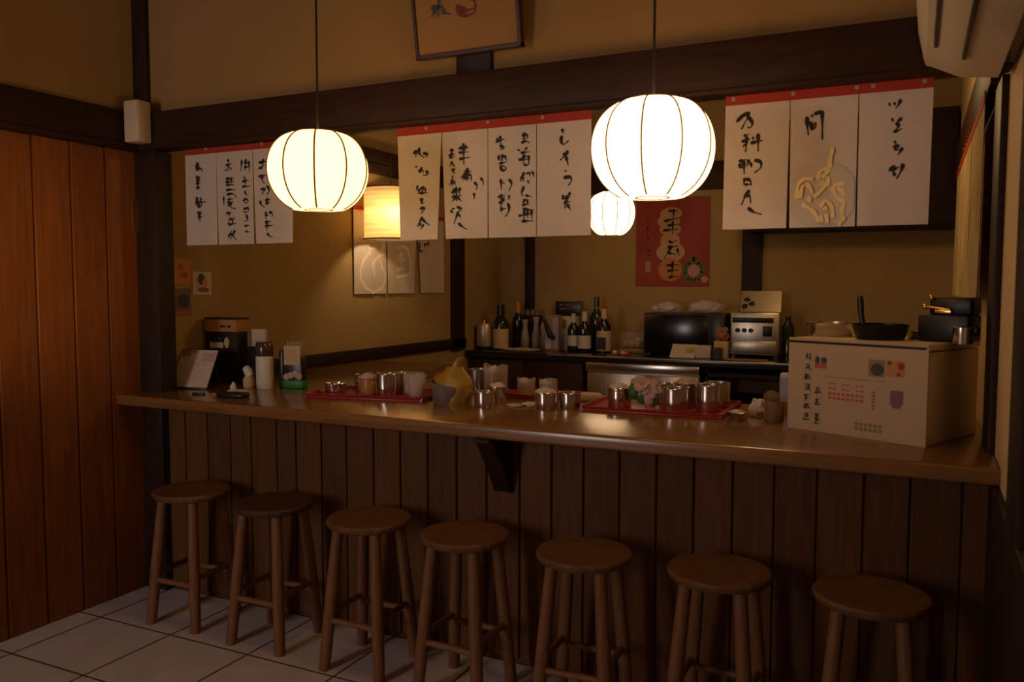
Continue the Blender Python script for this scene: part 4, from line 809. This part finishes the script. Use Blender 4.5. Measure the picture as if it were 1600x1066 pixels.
MB().box(-.056, .056, -.03, .03, 0, .165, .012).build('packet_body', BLACKPL, pk)
MB().box(-.058, .058, -.033, .033, 0, .046, .010).build('green_bottom', GREENPK, pk)
m = MB()
for x, z in ((-.035, .062), (-.01, .07), (.018, .078), (.038, .066)): m.blob((x, -.031, z), (.018, .005, .018), int(z*900), .1, 2, sub=2)
m.build('printed_food', TISSUE, pk)
tgc = MB().box(-.046, .048, -.035, -.031, .125, .225, .001, seg=1).build('white_tag', LABEL, pk); rects_on(tgc, 'tag_line', [(-.035, .03, z, z+.006) for z in (.145, .16, .175, .195)], FAINT, y=-.0356)
m = MB()
for k in range(7): m.tube([(-.04+.013*k, .0, .16), (-.042+.014*k, 0, .245)], .004, 6)
m.build('clear_spikes', CLEARPL, pk)
MB().box(-.085, -.060, -.02, .03, 0, .20, .006).build('dark_flap', BLACKPL, pk)
ph = MB().box(-.075, .075, -.035, .035, 0, .024, .010, seg=3).build('phone_case', BLACKPL); tag(ph, 'black phone case lying near the front edge, left end of the bar', 'case', (-2.955, 3.005, ZC), .16)
tp_ = MB(); tp_.blob((0, 0, .010), (.06, .03, .010), 8, .3, 3, flat=-.009); tp_.blob((-.04, .01, .022), (.014, .014, .028), 9, .3, 2, flat=-.02); tag(tp_.build('folded_wipe', NAPKIN), 'white folded wipe behind the black phone case', 'wipe', (-3.04, 3.125, ZC))
for i, (x, y, a, mm, lb_) in enumerate(((-3.175, 3.00, .2, BLACKPL, 'thin dark lighter in front of the menu card'), (-3.075, 3.02, -.1, ORANGE, 'amber sauce sachet between the menu card and the phone case'), (-3.02, 3.06, .5, LABEL, 'pale sachet right beside the amber one'))):
    o = MB().box(-.032, .032, -.011, .011, 0, .010, .003).build('lighter' if i == 0 else 'sauce_sachet', mm); tag(o, lb_, 'lighter' if i == 0 else 'sachet', (x, y, ZC), a)

# ================================================================== the kitchen behind
kw = MB().box(XL, XR, 6.392, YK, -.05, 0, .006); tag(kw.build('kitchen_worktop', BLACKTOP), 'black worktop along the kitchen back wall', 'counter', (0, 0, ZB))
rl = MB().box(-2.77, XR, 6.376, 6.391, -.012, .0, .004); tag(rl.build('worktop_edging', STEELB), 'thin metal edging along the front of the black worktop', 'edging', (0, 0, ZB))
kb = thing('base_cabinet', 'dark wooden cabinet under the left of the black worktop', 'cabinet', (-3.0, 6.75, 0))
MB().box(-.54, .53, -.30, .34, .0, .935).build('cabinet_body', POSTWOOD, kb)
for k in (0, 1): MB().box(-.535+.535*k, -.008+.535*k, -.322, -.30, .06, .92, .004).build('door', DARKWOOD, kb)
fr = thing('undercounter_fridge', 'stainless steel fridge under the black worktop', 'fridge', (-1.97, 6.78, 0))
MB().box(-.465, .465, -.33, .26, .05, .935, .006).build('fridge_body', STEELB, fr); MB().box(-.47, .47, -.37, -.33, .86, .935, .006).build('top_strip', STEEL, fr)
for k in (0, 1): MB().box(-.46+.464*k, -.004+.464*k, -.355, -.33, .08, .85, .005).build('door', STEELB, fr)
sf = thing('open_shelf', 'dark open shelf unit under the right of the black worktop', 'shelf', (-1.1, 6.78, 0))
for z in (.05, .36, .64, .86): MB().box(-.36, .36, -.34, .32, z, z+.03).build('shelf_board', POSTWOOD, sf)
for x in (-.36, .34): MB().box(x, x+.02, -.34, .32, 0, .935).build('side_panel', POSTWOOD, sf)
rb_ = thing('base_cabinet', 'dark cabinet under the black worktop behind the white box', 'cabinet', (-.25, 6.76, 0)); MB().box(-.46, .46, -.33, .30, 0, .935).build('cabinet_body', POSTWOOD, rb_); MB().box(-.45, .45, -.35, -.33, .06, .92, .004).build('door', DARKWOOD, rb_)
uc = thing('wall_cupboard', 'dark overhead cupboard behind the right cloth banner', 'cupboard', (-.505, 6.72, 1.985))
MB().box(-.735, .735, -.02, .37, 0, .84, .004).build('cupboard_body', POSTWOOD, uc)
for k in (0, 1): MB().box(-.73+.735*k, -.005+.735*k, -.04, -.02, .02, .82, .004).build('door', POSTWOOD, uc)

def bottle(name, label, x, y, r, h, glass, cap, lab=None, lz=(.15, .5), neck=.34, cap_h=.08, lh=None):
    t = thing(name, label, 'bottle', (x, y, ZB), 0, 'bottles on the black worktop')
    MB().lathe([(0, 0), (r*.92, 0), (r, .006), (r, h*.58), (r*.93, h*.64), (r*.55, h*.73), (r*neck, h*.80), (r*neck*.95, h*.97), (r*neck*1.1, h*.975), (r*neck*1.1, h), (0, h)], n=26).build('bottle_body', glass, t)
    if cap: MB().lathe([(r*neck*1.12, h*(1-cap_h*2.2)), (r*neck*1.2, h*(1-cap_h*2.2)), (r*neck*1.2, h+.002), (0, h+.004)], n=18).build('cap', cap, t)
    if lab: MB().lathe([(r+.001, h*lz[0]), (r+.0015, h*lz[0]), (r+.0015, h*lz[1]), (r+.001, h*lz[1])], n=26, cap=False).build('bottle_label', lab, t)
    return t
kt = thing('steel_flask', 'pale steel flask with dark base at the left end of the black worktop', 'flask', (-3.478, 6.60, ZB))
MB().lathe([(0, 0), (.072, 0), (.074, .004), (.074, .03), (0, .03)], n=28).build('flask_base', BLACKPL, kt)
MB().lathe([(.070, .03), (.072, .034), (.072, .205), (.064, .226), (.03, .236), (0, .236)], n=28).build('flask_body', mat('satin_white_metal', (.62, .54, .46), .35, metal=.6), kt)
MB().lathe([(0, .236), (.022, .236), (.022, .258), (.014, .268), (0, .270)], n=18).build('cap', GOLD, kt)
m = MB().tube([(-.072, 0, .19), (-.094, 0, .17), (-.094, 0, .09), (-.072, 0, .07)], .007, 8); m.build('handle', BLACKPL, kt)
bottle('sake_bottle', 'tall dark bottle with a big cream label next to the steel flask', -3.325, 6.62, .068, .400, GLASSDK, BLACKPL, LABEL, (.04, .47), .42, .16)
bottle('sake_bottle', 'dark bottle with an orange neck behind the cream-labelled one', -3.270, 6.86, .052, .425, GLASSDK, ORANGE, None, neck=.42, cap_h=.14)
bottle('wine_bottle', 'dark wine bottle with white capsule and label, right of the brown carton', -2.672, 6.72, .050, .325, GLASSDK, LABELW, LABELW, (.16, .44), .34, .12)
bottle('wine_bottle', 'dark wine bottle with a wide white label, second right of the carton', -2.562, 6.70, .056, .345, GLASSDK, LABELW, LABELW, (.10, .42), .34, .15)
bottle('sake_bottle', 'tall green bottle rising behind the wine bottles', -2.535, 6.93, .064, .468, GLASSGR, GLASSDK, None, neck=.30)
bottle('liquor_bottle', 'bottle with red cap, tan neck and framed cream label', -2.392, 6.72, .062, .375, GLASSDK, LABEL, LABEL, (.05, .50), .34, .20)
o = MB().box(-.040, .040, -.066, -.0645, .03, .135); o.build('label_panel', BLACKPL, COL.objects['liquor_bottle'])
MB().lathe([(0, .376), (.024, .376), (.024, .392), (0, .396)], n=16).build('red_stopper', mat('red_cap', (.40, .03, .03), .5), COL.objects['liquor_bottle'])
bottle('red_capped_bottle', 'short dark bottle with a red cap between the wine bottles', -2.470, 6.83, .040, .30, GLASSDK, mat('red_cap2', (.36, .03, .03), .5), None)
for i, (x, y, r, h, lb_) in enumerate(((-3.17, 6.80, .040, .265, 'left clear glass carafe in the row behind the white plate'), (-3.075, 6.83, .042, .29, 'middle clear glass carafe in the row behind the white plate'), (-2.985, 6.80, .036, .25, 'right clear glass carafe, holding a cream cloth'))):
    t = thing('glass_carafe', lb_, 'carafe', (x, y, ZB), 0, 'carafes behind the plate')
    MB().lathe([(0, 0), (r*.8, 0), (r, .01), (r*1.05, h*.35), (r*.6, h*.65), (r*.5, h*.8), (r*.75, h), (r*.70, h), (r*.46, h*.8), (r*.56, h*.65), (r, h*.35), (0, .012)], n=24).build('carafe_body', CLEARPL, t)
    MB().blob((0, 0, h*.72 if i == 2 else h*.25), (r*.8, r*.8, h*.30 if i == 2 else h*.2), i+60, .2, 2).build('contents', LABEL if i == 2 else CARDBD, t)
dk = thing('dark_jar_rack', 'dark rack of small glass jars in front of the kitchen corner post', 'rack', (-3.20, 6.98, ZB))
MB().box(-.10, .10, -.05, .06, 0, .30, .006).build('rack_body', POSTWOOD, dk)
for k in range(4): MB().lathe([(0, .0), (.022, 0), (.022, .045), (.015, .052), (0, .052)], (-.075+.05*k, 0, .30), 16).build('jar', mat('jar_glass', (.30, .22, .14), .1, alpha=.7), dk)
pt = thing('white_plate', 'flat white tray lying at the front of the black worktop', 'tray', (-3.095, 6.56, ZB))
MB().lathe([(0, .004), (.15, .004), (.175, .016), (.18, .018), (.175, .013), (.14, 0), (0, 0)], n=36, sy=.62).build('plate_body', PAPER, pt)
MB().blob((.02, 0, .015), (.10, .05, .014), 3, .3, 3, flat=-.005).build('folded_cloth', NAPKIN, pt)
ct = thing('carton', 'brown and lilac carton standing left of the wine bottles', 'carton', (-2.862, 6.74, ZB), .12)
MB().box(-.068, .052, -.05, .05, 0, .315, .003).build('carton_body', CARDBD, ct); MB().box(.0, .0525, -.0515, -.0495, .02, .29).build('carton_print', LILAC, ct); MB().box(-.066, -.01, -.0515, -.0495, .02, .20).build('carton_print', LABELW, ct)
m = MB().tube([(-.075, -.06, .28), (-.04, -.07, .20), (-.01, -.075, .13), (.03, -.07, .11)], [.010, .022, .028, .012], 10); m.build('dark_ladle', IRON, ct)
sg = thing('menu_blackboard', 'small black board standing at the back behind the carton', 'board', (-2.84, 7.02, ZB))
MB().box(-.125, .125, -.008, .008, .30, .43, .003).build('board_face', BLACKPL, sg); MB().box(-.02, .02, .0, .016, 0, .31).build('board_stand', BLACKPL, sg)
strokes_on(sg.children[0], 'chalk_writing', [[(-.09, .395), (-.05, .40), (-.03, .39)], [(-.02, .40), (.03, .39)], [(-.08, .36), (.02, .365)], [(.04, .385), (.08, .38)]], FAINT, y=-.0088, w=.007)
bx = thing('paper_box', 'pale box standing in front of the small black board', 'box', (-2.775, 6.88, ZB)); MB().box(-.075, .075, -.04, .04, 0, .30, .003).build('box_body', LABELW, bx); MB().box(-.05, -.01, -.0415, -.0395, .19, .27).build('box_print', CARDBD, bx)
dm = thing('clear_cake_cover', 'clear plastic cover over pinkish food, right of the bottles', 'cover', (-2.17, 6.90, ZB))
MB().box(-.125, .125, -.10, .10, 0, .035, .006).build('cover_base', CARDBD, dm); MB().box(-.12, .12, -.095, .095, .035, .18, .03).build('cover_lid', mat('clear_cover', (.62, .45, .34), .2, alpha=.28), dm)
m = MB()
for k in range(4): m.blob((-.08+.052*k, 0, .075), (.03, .05, .035), k+70, .2, 2)
m.build('contents', TISSUE, dm); MB().box(.08, .10, -.105, -.095, .06, .10).build('cover_latch', BLACKPL, dm)
tl = thing('tape_roll', 'small red and white dispenser on the front edge of the black worktop', 'dispenser', (-2.185, 6.56, ZB))
m = MB().box(-.03, .075, -.02, .02, 0, .035, .008); m.build('dispenser_body', mat('red_plastic', (.45, .03, .03), .35), tl); m = MB(); m.blob((-.055, 0, .02), (.026, .02, .02), amp=0); m.blob((.02, -.018, .02), (.022, .01, .018), amp=0); m.build('white_cap', PAPER, tl)
mc = thing('microwave_oven', 'black microwave oven on the worktop below the red poster', 'microwave', (-1.71, 6.88, ZB))
MB().box(-.335, .335, -.15, .20, .012, .345, .008).build('oven_body', BLACKPL, mc); MB().box(-.33, .20, -.162, -.15, .02, .335, .004).build('door', mat('dark_glass', (.006, .006, .007), .2), mc); MB().box(.21, .33, -.158, -.15, .02, .335, .004).build('control_panel', BLACKPL, mc)
for x in (-.3, .3): MB().box(x-.02, x+.02, -.12, .17, 0, .012).build('foot', BLACKPL, mc)
for i, (x, rx, rz, mm, lb_) in enumerate(((-1.885, .125, .050, CLEARPL, 'left crumpled clear plastic bag on top of the microwave'), (-1.555, .135, .058, CLEARPL, 'right puffed clear plastic bag on top of the microwave'))):
    o = MB().blob((0, 0, rz*.85), (rx, .10, rz), 80+i, .28, 2.6, flat=-rz*.83).build('plastic_bag', mat('frosted_bag', (.72, .66, .60), .22, alpha=.6), None); tag(o, lb_, 'bag', (x, 6.86, ZB+.3455), 0, 'plastic bags on the microwave')
ym = thing('recipe_card', 'tilted printed card with a yellow mark at the front of the worktop', 'card', (-1.675, 6.60, ZB)); s_ = MB(); s_.prism([(-.055, 0), (.055, .10), (.06, .096), (-.048, 0)], 'x', -.10, .10); s_ = s_.build('card', LABELW, ym)
m = MB(); m.blob((.05, -.01, .055), (.03, .012, .03), 3, .2, 2); m.build('yellow_mark', mat('yellow_print', (.55, .40, .05), .7), ym)
o = MB().box(-.06, .06, -.03, .03, 0, .10, .006).build('tissue_box', LABELW); tag(o, 'small pale tissue box right of the tilted card', 'box', (-1.515, 6.60, ZB), .1)
o = MB().lathe([(0, 0), (.04, 0), (.04, .085), (0, .085)], n=20).build('spice_tin', GREYPRINT); tag(o, 'short dark round tin beside the tissue box', 'tin', (-1.40, 6.58, ZB))
o = MB().box(-.055, .055, -.04, .04, 0, .135, .004).build('tea_box', LABEL); tag(o, 'cream tea box left of the steel toaster', 'box', (-1.382, 6.66, ZB), -.05)
o = MB().blob((0, 0, .05), (.05, .04, .06), 88, .4, 2.6, flat=-.048).build('red_wrapped_packet', mat('red_brown_wrap', (.34, .13, .08), .5)); tag(o, 'reddish crumpled packet sitting on the cream tea box', 'packet', (-1.382, 6.66, ZB+.136))
sv = thing('steel_toaster', 'steel toaster oven with raised back panel on the right of the worktop', 'oven', (-1.135, 6.74, ZB), .06)
MB().box(-.185, .185, -.09, .15, .03, .365, .012).build('oven_body', STEELB, sv)
m = MB(); m.prism([(.10, .36), (.16, .53), (.172, .53), (.125, .36)], 'x', -.135, .175); m.build('raised_panel', STEEL, sv)
MB().box(-.165, .165, -.098, -.09, .05, .14, .003).build('lower_door', STEELB, sv); MB().box(-.17, .14, -.103, -.09, .285, .325, .003).build('front_slot', IRON, sv)
for k in range(3): MB().lathe([(0, 0), (.017, 0), (.017, .02), (0, .02)], (0, 0, 0), 16).build('knob', IRON, sv)
for k, c in enumerate([c for c in sv.children if c.name.startswith('knob')]): c.rotation_euler = (math.pi/2, 0, 0); c.location = (-.13+.05*k, -.09, .225)
MB().box(.06, .13, -.094, -.09, .18, .26, .002).build('dial_plate', IRON, sv)
m = MB()
for x, z in ((-.09, .455), (-.05, .42), (-.105, .40)): m.blob((x, .105+(z-.36)*.35, z), (.028, .010, .024), int(z*99), .3, 2, sub=2)
m.build('stain', IRON, sv)
for x in (-.16, .16): MB().box(x-.015, x+.015, -.08, .14, 0, .03).build('foot', BLACKPL, sv)
bt = thing('blue_bottle', 'dark bottle standing right of the steel toaster', 'bottle', (-.90, 6.80, ZB)); MB().lathe([(0, 0), (.045, 0), (.048, .25), (.02, .30), (.02, .34), (0, .34)], n=22).build('bottle_body', GLASSDK, bt)
o = MB().box(-.16, .16, -.03, .03, 0, .014, .003).build('chopping_board', CARDBD); tag(o, 'thin wooden board lying before the steel toaster', 'board', (-1.16, 6.49, ZB))
